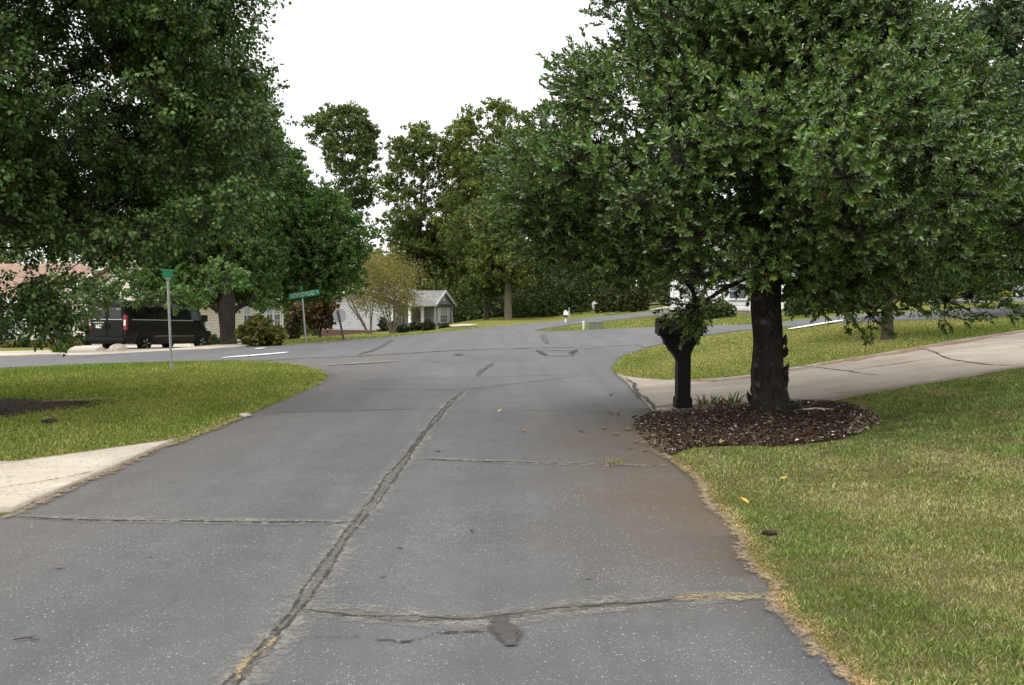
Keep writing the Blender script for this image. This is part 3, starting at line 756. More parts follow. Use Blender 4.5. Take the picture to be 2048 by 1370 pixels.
# berries, and the torn plates of bark on the trunk
sel = rs0.choice(len(tw), 300, False); V, F = [], []
ico = np.array([(0, 0, 1), (1, 0, 0), (0, 1, 0), (-1, 0, 0), (0, -1, 0), (0, 0, -1)]) * 0.008
icf = np.array([(0, 1, 2), (0, 2, 3), (0, 3, 4), (0, 4, 1), (5, 2, 1), (5, 3, 2), (5, 4, 3), (5, 1, 4)])
for i, s in enumerate(sel):
    for q in range(3): V.append(ico + tw[s] + rs0.normal(size=3) * 0.015); F.append(icf + (len(V) - 1) * 6)
b_ = np_mesh('berries', np.concatenate(V) - np.array(hb), np.concatenate(F), None, M['berry'], holly, True); b_['kind'] = 'stuff'
for s_, z, o in [(1, .95, .085), (1, .72, .09), (1, .62, .07), (1, .45, .12), (1, .33, .10), (-1, .30, .11), (-1, .22, .12), (-1, .16, .09), (1, .18, .08), (-1, .62, .05), (1, 1.12, .05), (-1, .42, .05), (1, .54, .09)]:
    r0 = float(np.interp(z, [0.05, .25, .55, .95, 1.4], tr_r[1:6])); cx = -0.02 + s_ * r0 * 0.9
    for q in range(3):
        mb = MB(); an = random.uniform(-0.8, 0.8); zz = z + random.uniform(-.05, .05); oo = o * random.uniform(.45, .75)
        c, s2 = math.cos(an) * s_, math.sin(an)
        p0 = Vector((-0.03 + c * r0 * .85, s2 * r0 * .85, zz))
        mb.tube([p0 - Vector((0, 0, .05)), p0 + Vector((c * oo * .55, s2 * oo * .55, 0)), p0 + Vector((c * oo * .8, s2 * oo * .8, .04)), p0 + Vector((c * oo * .9, s2 * oo, .075))], [.03, .03, .015, .004], 6, jit=.5)
        mb.build('torn_bark', M['bark_holly'], holly, smooth=False)

# --- the near pear tree, trunk just outside the left edge
pb = at(-62, 822); PX, PY, PZ = pb
trunk = [(PX, PY, PZ - .1), (PX, PY, PZ + .1), (PX, PY, PZ + .6), (PX + .03, PY, PZ + 1.3), (PX + .06, PY, PZ + 2.1), (PX + .12, PY, PZ + 3.0), (PX + .15, PY, PZ + 4.2), (PX + .1, PY, PZ + 5.6), (PX + .1, PY, PZ + 7.2), (PX, PY, PZ + 9)]
tr_r = [.30, .25, .21, .20, .19, .16, .13, .10, .07, .02]
prof = [(2.4, 1.6), (2.65, 2.8), (3.1, 3.6), (3.9, 4.15), (5.0, 4.45), (6.3, 4.4), (7.5, 3.7), (8.6, 2.5), (9.6, 1.2), (10.2, .3)]
pz = [(z + PZ, r) for z, r in prof]
bl = np.concatenate([crown_points(np.random.RandomState(22), 620, pz, (PX, PY), lobes=0.10, seed=9, shell=0.97, gap=-0.15, gapfreq=1.25),
                     crown_points(np.random.RandomState(19), 260, [(z, r * .66) for z, r in pz], (PX, PY), lobes=0.05, seed=8, shell=0.35, gap=-3)])
extra = [zpt(*p) for p in [(40, 572, 12), (66, 600, 12), (95, 570, 11.8), (108, 625, 12), (85, 645, 12.2), (20, 610, 12.3),
    (470, 390, 11.8), (430, 420, 11.7), (390, 440, 11.5), (330, 460, 11.4), (250, 470, 11.3)]]
bl = np.concatenate([bl, np.array(extra)])
make_tree('pear_tree', 41, trunk, tr_r, bl, 29, 0.31, 13, 0.056, 0.046, G_PEAR, 'pear', M['bark'], M['leaf'],
    'near leafy pear tree filling the upper left, its branches hanging over the lawn', 'tree', 'pear trees', tip_r=0.007, flat=0.6, twig_len=0.24, twig_wood=True, start=4)

# --- the second pear tree beside the van
qb = at(456, 692); QX, QY, QZ = qb; s_ = QY / 1800
trunk = [(QX, QY, QZ - .1), (QX, QY, QZ + .1), (QX - .02, QY, QZ + .6), (QX - .03, QY, QZ + 1.2), (QX + .05, QY, QZ + 2.0), (QX + .12, QY, QZ + 3.2), (QX + .1, QY, QZ + 5), (QX, QY, QZ + 7), (QX, QY, QZ + 9.4)]
prof = [(600, 90), (586, 190), (560, 232), (500, 242), (420, 236), (350, 216), (280, 170), (220, 100), (170, 30)]
prof = [(1.6 + (600 - y) * s_, r * s_) for y, r in prof]
bl = crown_points(np.random.RandomState(23), 760, prof, (QX + 12 * s_, QY + 1.4), sq=.66, lobes=0.14, seed=13, shell=0.78, gap=-0.8, gapfreq=1.1)
ex2 = [zpt(*p) for p in [(212, 555, QY - .8), (228, 580, QY - 1), (222, 525, QY - .6), (250, 560, QY - 1.4), (265, 540, QY - 1.6), (205, 590, QY - .4), (240, 500, QY - 1), (350, 592, QY - 2.4), (430, 570, QY - 1.8), (460, 545, QY - 1.9), (445, 530, QY - 2.2), (300, 595, QY - 2.2), (270, 590, QY - 2), (380, 585, QY - 2.3), (685, 575, QY + 7), (660, 580, QY + 6.5), (690, 530, QY + 7)]]
y_ = bl[:, 1].copy(); bl[:, 1] += 5.8 * np.clip((bl[:, 0] - QX - .75) / 0.9, 0, 1); bl[:, 0] *= (bl[:, 1] / y_)      # the crown reaches back over the garden on its right
bl = np.concatenate([bl, np.array(ex2)])
make_tree('pear_tree', 42, trunk, [.40, .33, .28, .29, .22, .18, .14, .09, .02], bl, 18, 0.42, 13, 0.110, 0.088, [(tuple(c * 1.15 for c in b[0]), b[1]) for b in G_PEAR], 'pear', M['bark'], M['leaf'],
    'rounded pear tree with a forked dark trunk beside the parked van', 'tree', 'pear trees', tip_r=0.014, flat=0.6, twig_len=0.30, start=3)

# --- two trees on the right verge behind the holly
rb = at(1775, 680); X_, Y_, Z_ = rb
trunk = [(X_, Y_, Z_ - .1), (X_, Y_, Z_ + .1), (X_ - .03, Y_, Z_ + .7), (X_, Y_, Z_ + 1.5), (X_ + .1, Y_, Z_ + 2.6), (X_ + .1, Y_, Z_ + 4)]
bl = crown_points(np.random.RandomState(24), 150, [(Z_ + .9, .6), (Z_ + 1.3, 1.8), (Z_ + 2.2, 2.6), (Z_ + 3.4, 2.6), (Z_ + 4.6, 1.8), (Z_ + 5.4, .4)], (X_ + .2, Y_), seed=17)
make_tree('verge_tree', 43, trunk, [.19, .15, .125, .12, .09, .03], bl, 12, 0.34, 10, 0.09, 0.06, G_PEAR, 'pear', M['bark_oak'], M['leaf'],
    'small leafy tree with a short bare trunk on the verge behind the holly', 'tree', tip_r=0.01, twig_len=.25)
X_, Y_, Z_ = onground(2095, 27.0)
trunk = [(X_, Y_, Z_ - .1), (X_, Y_, Z_ + .8), (X_, Y_, Z_ + 2), (X_, Y_, Z_ + 4), (X_, Y_, Z_ + 7), (X_, Y_, Z_ + 10)]
bl = crown_points(np.random.RandomState(25), 620, [(Z_ + 1.6, 2.0), (Z_ + 2.4, 3.4), (Z_ + 4.5, 3.9), (Z_ + 7, 3.7), (Z_ + 10, 2.6), (Z_ + 12, .6)], (X_, Y_), lobes=.09, seed=19, gap=-1.1)
make_tree('verge_tree', 44, trunk, [.26, .22, .2, .16, .1, .03], bl, 17, 0.38, 12, 0.11, 0.08, [((.045, .085, .034), 5), ((.070, .112, .044), 3), ((.12, .145, .07), 1.5), ((.14, .13, .05), .1)], 'pear', M['bark_oak'], M['leaf'],
    'tall leafy tree showing above the holly in the upper right corner', 'tree', tip_r=0.01, twig_len=.25)

# --- sapling by the far kerb
X_, Y_, Z_ = at(117, 707)
bl = crown_points(np.random.RandomState(26), 46, [(Z_ + .9, .3), (Z_ + 1.3, 1.2), (Z_ + 2.2, 1.4), (Z_ + 3.0, .5)], (X_ + .1, Y_), seed=23)
make_tree('sapling', 45, [(X_, Y_, Z_ - .1), (X_ + .03, Y_, Z_ + .3), (X_ - .05, Y_, Z_ + .8), (X_, Y_, Z_ + 1.6)], [.18, .13, .12, .06], bl, 9, .28, 9, .085, .065, G_PEAR, 'pear', M['bark_pale'], M['leaf'],
    'small tree with a knobbly pale trunk beside the far kerb', 'tree', tip_r=.01, twig_len=.22)

# --- distant trees one can tell apart
def far_tree(name, seed, px, d, prof, n, label, cols, twigs=9, spread=.7, nleaf=15, leaf=.28, gap=0.0, trunk_r=.32, bark='bark_oak', lean=0.0, group=None, lobes=.16, gapfreq=.5, shell=.7):
    s = d / 1800.0; b = onground(px, d)
    pr = sorted([(1.6 + (600 - y) * s, r * s) for y, r in prof]); top = pr[-1][0]
    tk = [(b.x + lean * (q ** 2), d, b.z - .2 + (top - b.z) * q * .93) for q in (0, .02, .1, .22, .36, .5, .64, .78, .9, 1)]
    rr = [trunk_r * f for f in (1.3, 1.1, 1, .9, .8, .65, .5, .35, .2, .06)]
    bl = crown_points(np.random.RandomState(seed), n, pr, (b.x, d), lobes=lobes, seed=seed, shell=shell, gap=gap, gapfreq=gapfreq)
    return make_tree(name, seed + 500, tk, rr, bl, twigs, spread, nleaf, leaf, leaf * .72, cols, 'clump', M[bark], M['leaf_far'], label, 'tree', group, tip_r=.03, flat=.55, twig_len=.5, sag=-.02)
far_tree('oak_tree', 61, 693, 104, [(450, 26), (400, 52), (350, 76), (300, 80), (255, 66), (222, 34)], 230, 'tall thin oak standing alone against the white sky left of centre', G_OAK[:1] + G_DARK[1:2] + G_OAK[3:], gap=-.35, trunk_r=.26, leaf=.26, spread=.62, shell=.8, lobes=.10)
far_tree('oak_tree', 62, 838, 98, [(560, 20), (500, 44), (430, 62), (350, 66), (290, 52), (258, 18)], 200, 'mid green oak with open forked limbs between the tall oak and the big oak', [G_OAK[0], G_OAK[1], G_OAK[3]], gap=-.15, lean=.6, leaf=.26, spread=.65, shell=.8)
far_tree('oak_tree', 63, 985, 90, [(600, 50), (540, 84), (430, 92), (330, 88), (260, 70), (200, 26)], 320, 'big yellowish oak rising over the trees at the bend of the far road', G_OAK, gap=.0, trunk_r=.28, bark='bark_pale', spread=.7)
far_tree('oak_tree', 64, 1090, 94, [(560, 60), (450, 84), (330, 84), (230, 66), (162, 24)], 260, 'olive oak whose top shows just left of the holly crown', G_OAK_Y, gap=.05, spread=.7)
far_tree('poplar_tree', 65, 872, 99, [(640, 20), (590, 34), (540, 36), (500, 22), (478, 6)], 46, 'bright yellow green young tree behind the gray house', [((.14, .165, .030), 3), ((.19, .185, .035), 2), ((.09, .12, .025), 2)], leaf=.3, spread=.5, trunk_r=.12, lobes=.1)
far_tree('poplar_tree', 66, 790, 96, [(640, 30), (560, 55), (500, 50), (450, 20)], 60, 'low green tree behind the crape myrtle', [G_OAK[0], G_OAK[1], G_DARK[1]], spread=.6, trunk_r=.15)
far_tree('oak_tree', 67, 1016, 73, [(560, 60), (500, 82), (430, 70), (380, 30)], 90, 'oak with a thick pale trunk at the edge of the far road', G_OAK[1:] + G_DARK[1:2], trunk_r=.30, bark='bark_pale', spread=.65, gap=.1)
far_tree('oak_tree', 68, 972, 76, [(590, 45), (540, 66), (470, 62), (410, 30)], 70, 'oak with a slim brown trunk left of the thick pale trunk', G_DARK + G_OAK[:1], trunk_r=.22, spread=.65, gap=.1)
far_tree('oak_tree', 69, 1215, 86, [(590, 80), (500, 110), (380, 100), (280, 40)], 150, 'dark oak behind the left half of the holly crown', G_DARK + G_OAK[:1], spread=.75)

far_tree('oak_tree', 70, 925, 99, [(560, 40), (480, 56), (400, 60), (330, 44), (285, 14)], 150, 'lower olive oak filling the gap left of the big oak', G_OAK, spread=.7, gap=-.3)

def woodland():
    """the wood that closes the view behind the houses: one mass"""
    rs = np.random.RandomState(77); Vs, Fs, Cs, TV, TF = [], [], [], MB(), None; nv = 0
    tops = lambda px: np.interp(px, [-600, 0, 480, 580, 620, 745, 775, 900, 1000, 1340, 2100, 2700], [330, 350, 350, 380, 452, 445, 432, 425, 405, 375, 330, 330])
    for k in range(118):
        px = rs.uniform(-700, 2750); d = rs.uniform(100, 165) if px < 1400 else rs.uniform(62, 120)
        if 1340 < px < 1620: d = rs.uniform(70, 120)
        b = onground(px, d); s = d / 1800; top = 1.6 + (600 - tops(px) - rs.uniform(-14, 50)) * s; r = rs.uniform(3.2, 5.5)
        n = 210; pr = [(b.z + .3, r * .8), (b.z + 2, r), (b.z + (top - b.z) * .5, r), (b.z + (top - b.z) * .8, r * .75), (top, r * .2)]
        c = crown_points(rs, n, pr, (b.x, d), seed=k + 300, lobes=.2, shell=.8, gap=-.6, gapfreq=.6)
        p = np.repeat(c, 7, 0) + rs.normal(size=(n * 7, 3)) * np.array([.75, .75, .55]); m = len(p)
        L = .55 * rs.uniform(.6, 1.4, m)
        v, f = quads_geo(p, rs.normal(size=(m, 3)), np.array([0, 0, .9]) + .9 * rs.normal(size=(m, 3)), L, L * .75)
        v[:, 2] = np.maximum(v[:, 2], b.z - .3)
        base = G_DARK if rs.rand() < .6 else G_OAK
        tint = rs.uniform(.8, 1.25)
        C = leaf_colors(rs, m, np.repeat(np.arange(n), 7), [(tuple(x * tint for x in q[0]), q[1]) for q in base], .25, 4)
        Vs.append(v); Fs.append(f + nv); Cs.append(C); nv += len(v)
        TV.tube([(b.x, d, b.z - .3), (b.x + rs.normal() * .3, d, b.z + (top - b.z) * .8)], [.28, .08], 6)
    for k in range(64):
        px = rs.uniform(905, 1165); d = rs.uniform(79, 96) if px > 945 else rs.uniform(88, 96)
        b = onground(px, d); r = rs.uniform(1.0, 2.2); n = 60; h = rs.uniform(1.2, 5.5)
        c = crown_points(rs, n, [(b.z, r * .8), (b.z + h * .4, r), (b.z + h, r * .4)], (b.x, b.y), seed=k + 700, shell=.8)
        p = np.repeat(c, 9, 0) + rs.normal(size=(n * 9, 3)) * .32; m = len(p); L = .26 * rs.uniform(.6, 1.4, m)
        v, f = quads_geo(p, rs.normal(size=(m, 3)), np.array([0, 0, .9]) + .9 * rs.normal(size=(m, 3)), L, L * .75); v[:, 2] = np.maximum(v[:, 2], b.z - .2)
        Vs.append(v); Fs.append(f + nv); Cs.append(leaf_colors(rs, m, np.repeat(np.arange(n), 9), [(tuple(c * .7 for c in q[0]), q[1]) for q in G_DARK], .35, 4)); nv += len(v)
    o = np_mesh('woodland', np.concatenate(Vs), np.concatenate(Fs), np.concatenate(Cs), M['leaf_far']); tag(o, 'dark green wood closing the view behind the houses and the far road', 'woodland', kind='stuff')
    TV.build('trunks', M['bark_oak'], o)['kind'] = 'stuff'
woodland()

# --- shrubs
def shrub(name, seed, base, prof, n, leaf, cols, label, cat='shrub', group=None, spread=.14, twigs=8, nleaf=7, shell=.85, style='clump', lobes=.06, lm='leaf', stem=.03, gap=-2.0):
    b = Vector(base); rs = np.random.RandomState(seed)
    bl = crown_points(rs, n, [(b.z + z, r) for z, r in prof], (b.x, b.y), lobes=lobes, seed=seed, shell=shell, gap=gap)
    h = prof[-1][0]
    return make_tree(name, seed, [(b.x, b.y, b.z - .05), (b.x, b.y, b.z + h * .15), (b.x, b.y, b.z + h * .5)], [stem * 1.5, stem, stem * .6], bl, twigs, spread, nleaf, leaf, leaf * .7, cols, style, M['bark'], M[lm], label, cat, group,
        tip_r=.005, flat=.8, twig_len=.12, trunk_name='stem', sides=3)
Y_G = [((.11, .12, .025), 4), ((.19, .165, .03), 2), ((.07, .085, .02), 3), ((.20, .10, .05), .8)]
RED = [((.12, .05, .03), 3), ((.20, .085, .03), 2), ((.10, .085, .03), 3), ((.05, .06, .02), 3)]
BOX = [((.028, .048, .020), 4), ((.042, .062, .026), 2)]
c = at(521, 692); u = c.y / 1800
shrub('rounded_shrub', 81, c, [(0, 22 * u), (10 * u, 38 * u), (26 * u, 42 * u), (42 * u, 34 * u), (53 * u, 10 * u)], 170, .10, Y_G, 'round yellow green shrub right of the forked pear trunk')
c = at(613, 672); u = c.y / 1800
shrub('clipped_shrub', 82, c, [(0, 24 * u), (8 * u, 30 * u), (26 * u, 31 * u), (36 * u, 24 * u), (41 * u, 8 * u)], 150, .085, BOX, 'dark clipped evergreen shrub behind the leaning street name sign')
c = onground(640, 47); u = c.y / 1800
shrub('dogwood_tree', 83, c, [(25 * u, 16 * u), (38 * u, 36 * u), (56 * u, 46 * u), (76 * u, 34 * u), (90 * u, 10 * u)], 110, .16, RED, 'small red leaved tree behind the clipped shrub', 'tree', spread=.3, lobes=.2, shell=.6, stem=.05, gap=-.5)
c = onground(586, 47); u = c.y / 1800
shrub('upright_shrub', 84, c, [(0, 7 * u), (20 * u, 10 * u), (50 * u, 10 * u), (64 * u, 4 * u)], 60, .10, [((.05, .05, .025), 3), ((.10, .08, .03), 2)], 'narrow upright shrub at the corner of the cream house')

def crape_myrtle():
    b = onground(768, 58); u = b.y / 1800; rs = np.random.RandomState(91)
    root = empty('crape_myrtle', b, 0, 'tan leaved crape myrtle with many bare stems before the gray house', 'tree')
    bl = crown_points(rs, 150, [(b.z + 38 * u, 42 * u), (b.z + 60 * u, 72 * u), (b.z + 90 * u, 82 * u), (b.z + 125 * u, 66 * u), (b.z + 158 * u, 22 * u)], (b.x, b.y), lobes=.12, seed=91, shell=.6, gap=-.3, gapfreq=.9)
    stems = MB()
    for off, n in ((-.9, 6), (.55, 7)):
        for k in range(n):
            a = rs.uniform(0, 6.28); L = rs.uniform(.8, 1.25)
            p0 = Vector((off + .1 * math.cos(a), .1 * math.sin(a), -.05)); p1 = p0 + Vector((.35 * math.cos(a) + .15 * off, .35 * math.sin(a), .9))
            p2 = p1 + Vector((.55 * math.cos(a) + .2 * off, .5 * math.sin(a), 1.0)) * L; p3 = p2 + Vector((.4 * math.cos(a), .4 * math.sin(a), 1.3)) * L
            stems.tube([p0, p1, p2, p3], [.055, .045, .032, .012], 6)
            for q in range(9):
                t = bl[rs.randint(len(bl))] - np.array(b); s0 = p2.lerp(p3, rs.rand() * .8)
                stems.tube([s0, s0.lerp(Vector(t), .5) + Vector((0, 0, .15)), Vector(t)], [.016, .012, .006], 4)
    stems.build('stems', M['bark_pale'], root)
    p = np.repeat(bl, 95, 0) + rs.normal(size=(len(bl) * 95, 3)) * .40; m = len(p)
    L = .115 * rs.uniform(.6, 1.4, m)
    v, f = quads_geo(p, rs.normal(size=(m, 3)), np.array([0, 0, .5]) + rs.normal(size=(m, 3)), L, L * .6)
    C = leaf_colors(rs, m, np.repeat(np.arange(len(bl)), 95), [((.23, .185, .065), 4), ((.185, .18, .052), 4), ((.27, .17, .075), 2), ((.14, .155, .045), 3)], .2, 4)
    np_mesh('crown', v - np.array(b), f, C, M['leaf_far'], root)
crape_myrtle()
# foundation shrubs of the gray house, the arborvitae row, the mums by the car park
for px, py, w, h, lab in [(767, 663, 17, 26, 'narrow shrub beside the crape myrtle stems'), (786, 665, 20, 20, 'dark round shrub leftmost on the porch bed'), (806, 665, 18, 12, 'low green shrub between the two porch posts of the gray house'), (831, 662, 21, 17, 'round reddish shrub before the second porch post'), (857, 661, 21, 17, 'round dark shrub under the gray bay wall'), (888, 656, 14, 5, 'low spreading shrub below the shuttered window')]:
    c = at(px, py); u = c.y / 1800
    shrub('foundation_shrub', 100 + px, c, [(0, w * .34 * u), (h * .3 * u, w * .5 * u), (h * .7 * u, w * .45 * u), (h * u, w * .12 * u)], 50, .13, BOX + ([((.07, .045, .03), 4)] if px in (831, 857) else []), lab, 'shrub', 'shrubs along the gray house', spread=.12, twigs=6)
for i, (px, w, h, py, lab) in enumerate([(1206, 24, 44, 626, 'leftmost tall column of the arborvitae row'), (1226, 24, 46, 625, 'second arborvitae from the left in the row'), (1247, 23, 44, 625, 'middle arborvitae of the row'), (1266, 22, 45, 625, 'fourth arborvitae from the left, trunk showing'), (1285, 20, 44, 623, 'rightmost arborvitae of the row beside the far lawn')]):
    c = at(px, py); c = onground(px, 60.0 if c.y > 75 else c.y); u = c.y / 1800
    shrub('arborvitae', 130 + i, c, [(.25, w * .36 * u), (h * .3 * u, w * .52 * u), (h * .8 * u, w * .5 * u), (h * u, w * .2 * u)], 110, .16, [((.055, .068, .022), 3), ((.085, .085, .026), 2), ((.035, .05, .02), 2)], lab, 'shrub', 'arborvitae row by the far lawn', spread=.16, stem=.10)
for i, (px, py, lab) in enumerate([(1925, 587, 'leftmost round yellow mum beyond the far car park'), (1953, 588, 'yellow mum half hidden by hanging holly leaves'), (2010, 585, 'yellow mum nearest the parked gray car'), (1978, 588, 'small yellow mum in the middle of the row')]):
    c = onground(px, 58.5); u = c.y / 1800
    shrub('yellow_mum', 150 + i, c, [(0, 8 * u), (5 * u, 10 * u), (9 * u, 7 * u), (11 * u, 2 * u)], 36, .12, [((.42, .36, .02), 4), ((.30, .26, .02), 2), ((.08, .09, .02), 1)], lab, 'flower', 'yellow mums beyond the car park', spread=.1, twigs=6)
c = onground(1980, 64)
shrub('dark_hedge', 160, c, [(0, 3.2), (.8, 3.6), (1.6, 3.2), (2.0, 1.2)], 160, .22, G_DARK, 'dark hedge behind the yellow mums', 'hedge', spread=.4)
for i, (px, d, w, h, lab) in enumerate([(10, 47, 24, 60, 'tall dark shrub before the left window of the left house'), (170, 48, 15, 64, 'tall narrow shrub left of the white porch column'), (50, 46, 26, 16, 'low green shrub under the left house window'), (100, 46, 22, 12, 'low yellowish shrub in the left house bed'), (20, 45.5, 18, 9, 'pale edging plant nearest the photo edge'), (75, 45.5, 16, 9, 'pale edging plant behind the sapling'), (145, 46, 20, 11, 'pale edging plant before the narrow shrub'), (135, 47.5, 24, 24, 'dark rounded shrub between sapling and column')]):
    c = onground(px, d); u = d / 1800
    shrub('bed_shrub', 170 + i, c, [(0, w * .4 * u), (h * .4 * u, w * .5 * u), (h * .8 * u, w * .38 * u), (h * u, w * .1 * u)], 46, .13, BOX if h > 14 else Y_G, lab, 'shrub', 'shrubs in the bed of the left house', spread=.12, twigs=6)
for i, (px, d, w, h, lab) in enumerate([(420, 47.5, 24, 20, 'low shrub at the wall ahead of the van'), (446, 49, 20, 14, 'low shrub behind the forked trunk'), (1400, 41, 52, 44, 'broad dark bush before the white house, right of the mailbox'), (1445, 41.5, 34, 26, 'low brown bush under the white house window'), (1600, 37, 60, 60, 'dark bush right of the holly trunk'), (1665, 38, 70, 64, 'large dark bush further right behind the holly'), (1740, 40, 60, 54, 'dark bush behind the verge tree')]):
    c = onground(px, d); u = d / 1800
    shrub('garden_bush', 190 + i, c, [(0, w * .4 * u), (h * .4 * u, w * .5 * u), (h * .8 * u, w * .38 * u), (h * u, w * .1 * u)], 80, .13, G_DARK, lab, 'shrub', 'bushes round the houses', spread=.16, twigs=7)

# ================================================================== HOUSES
def frame_at(o, u, n):
    """matrix: local x along the wall, y out of the wall, z up"""
    return Matrix(((u.x, n.x, 0, o[0]), (u.y, n.y, 0, o[1]), (0, 0, 1, o[2]), (0, 0, 0, 1)))
def window(parent, Mw, x, z, w, h, mull=(2, 2), shutters=None, blind=True):
    f = MB(); t = .07
    f.box(x - w / 2 - t, x - w / 2, .003, .07, z - t, z + h + t, Mw); f.box(x + w / 2, x + w / 2 + t, .003, .07, z - t, z + h + t, Mw)
    f.box(x - w / 2, x + w / 2, .003, .067, z + h, z + h + t, Mw); f.box(x - w / 2 - t * .4, x + w / 2 + t * .4, .003, .09, z - t * 1.2, z - .002, Mw)
    f.box(x - w / 2, x + w / 2, .02, .052, z + h / 2 - .03, z + h / 2 + .03, Mw)
    for i in range(1, mull[0]): q = x - w / 2 + w * i / mull[0]; f.box(q - .012, q + .012, .018, .045, z, z + h / 2 - .03, Mw); f.box(q - .012, q + .012, .018, .045, z + h / 2 + .03, z + h, Mw)
    for k in (0.25, 0.75): f.box(x - w / 2, x + w / 2, .022, .043, z + h * k - .012, z + h * k + .012, Mw)
    o = f.build('window', M['white'], parent)
    p = MB(); p.box(x - w / 2, x + w / 2, .006, .016, z, z + h, Mw); p.build('pane', M['glass'], o)
    if blind:
        b = MB()
        for i in range(int(h * .5 / .08)): q = z + h - .08 * (i + 1); b.box(x - w / 2 + .02, x + w / 2 - .02, .0165, .0175, q + .012, q + .08, Mw)
        b.build('blind', M['blind'], o)
    if shutters:
        for s in (-1, 1):
            sh = MB(); a = x + s * (w / 2 + t + .02); b_ = a + s * .38; lo, hi = min(a, b_), max(a, b_)
            sh.box(lo, lo + .05, .003, .045, z - .06, z + h + .06, Mw); sh.box(hi - .05, hi, .003, .045, z - .06, z + h + .06, Mw)
            for k in range(int(h / .11)): sh.box(lo + .05, hi - .05, .003, .030, z + k * .11, z + k * .11 + .085, Mw)
            sh.box(lo + .05, hi - .05, .003, .043, z + h - .02, z + h + .06, Mw)
            sh.build('shutter', M[shutters], parent)
    return o
def door(parent, Mw, x, z, w=.92, h=2.05, mat='white'):
    f = MB(); t = .09
    f.box(x - w / 2 - t, x - w / 2, .003, .06, z, z + h + t, Mw); f.box(x + w / 2, x + w / 2 + t, .003, .06, z, z + h + t, Mw); f.box(x - w / 2, x + w / 2, .003, .058, z + h, z + h + t, Mw)
    f.box(x - w / 2, x + w / 2, .003, .03, z, z + h, Mw)
    for a, b in ((.18, .85), (1.0, 1.85)):
        for s in (-1, 1): f.box(x + s * w * .24 - w * .16, x + s * w * .24 + w * .16, .03, .042, z + a, z + b, Mw)
    o = f.build('door', M[mat], parent)
    k = MB(); k.lathe([(.001, 0), (.028, .01), (.03, .04), (.001, .06)], 8, Mw @ Matrix.Translation((x + w * .38, .042, z + 1.0)) @ Matrix.Rotation(-math.pi / 2, 4, 'X')); k.build('handle', M['chrome'], o)
def roof_slab(mb, a, b, c, d, t=.14):
    a, b, c, d = map(Vector, (a, b, c, d)); n = (b - a).cross(d - a).normalized()
    if n.z < 0: n = -n
    vs = [a, b, c, d] + [v - n * t for v in (a, b, c, d)]
    mb.add(vs, [(0, 1, 2, 3), (7, 6, 5, 4), (0, 4, 5, 1), (1, 5, 6, 2), (2, 6, 7, 3), (3, 7, 4, 0)])
def gable_block(mb, x0, x1, y0, y1, z0, ze, zr, yr=None):
    """walls with a gable at x0 and x1, ridge along x"""
    yr = (y0 + y1) / 2 if yr is None else yr
    poly = [(y0, z0), (y1, z0), (y1, ze), (yr, zr), (y0, ze)]
    mb.prism(poly, x0, x1, 'x')

# --- gray house with porch and bay (local x runs along the facade, -y faces out of it)
C = onground(785, 80.5); phi = math.atan2(785 - 1024, 1800) + R(30)
gh = empty('gray_house', (C.x, C.y, C.z - .34), math.pi / 2 - phi, 'low gray house with a white posted porch and a shuttered gable bay', 'house')
Z0, EA = .30, 2.62
w = MB(); gable_block(w, 0, 8.4, 0, 7.7, Z0, EA, 4.15, 3.2); w.build('wall', M['gray'], gh)
w = MB(); w.box(4.75, 8.4, -1.8, -.003, Z0, EA); w.prism([(4.75, EA + .002), (8.4, EA + .002), (6.575, 3.75)], -1.8, 2.5, 'y'); w.build('bay_wall', M['gray'], gh)
w = MB(); w.box(-.04, 8.44, .04, 7.74, -.6, Z0 - .003); w.box(4.71, 8.44, -1.84, .037, -.6, Z0 - .004); w.build('foundation', M['brick'], gh)
r = MB(); ov = .35
def ry(y): return EA + .10 + (4.28 - EA - .10) * (1 - abs(y - 3.2) / 5.0) if y < 3.2 else EA + .1 + (4.28 - EA - .1) * (1 - (y - 3.2) / 4.9)
roof_slab(r, (-ov, -2.1, ry(-1.8) - .08), (8.75, -2.1, ry(-1.8) - .08), (8.75, 3.2, 4.30), (-ov, 3.2, 4.30)); roof_slab(r, (-ov, 8.1, EA + .03), (-ov, 3.2, 4.298), (8.75, 3.2, 4.298), (8.75, 8.1, EA + .03))
ro = r.build('roof', M['roof_gray'], gh)
r = MB(); roof_slab(r, (4.45, -1.98, EA - .05), (6.575, -1.98, 3.93), (6.575, 2.9, 3.93), (4.45, 2.0, EA - .05)); roof_slab(r, (8.7, -1.98, EA - .05), (8.7, 2.0, EA - .05), (6.575, 2.9, 3.928), (6.575, -1.98, 3.928)); r.build('bay_roof', M['roof_gray'], gh)
t = MB()
def rake(mb, p, q, w_=.2, th=.05):
    p, q = Vector(p), Vector(q); d = (q - p).normalized(); up = Vector((0, 0, 1)); side = d.cross(up).normalized()
    vs = [p, q, q - up * w_, p - up * w_]; vs += [v + side * th for v in vs]
    mb.add(vs, [(0, 1, 2, 3), (7, 6, 5, 4), (0, 4, 5, 1), (1, 5, 6, 2), (2, 6, 7, 3), (3, 7, 4, 0)])
rake(t, (4.40, -2.04, EA - .02), (6.575, -2.04, 3.97), .27); rake(t, (6.575, -2.042, 3.97), (8.75, -2.042, EA - .02), .27)
rake(t, (-ov - .06, -2.15, ry(-1.8) - .06), (-ov - .06, 3.2, 4.33)); rake(t, (-ov - .06, 3.2, 4.33), (-ov - .06, 8.15, EA + .05))
t.box(-ov, 4.42, -2.2, -2.105, EA - .16, EA + .02); t.box(-.06, .06, -.06, .06, Z0, EA - .02); t.box(-.07, .06, 7.62, 7.76, Z0, EA - .02)
t.box(4.69, 4.81, -1.86, -1.74, Z0, EA - .02); t.box(8.34, 8.46, -1.86, -1.74, Z0, EA - .02)
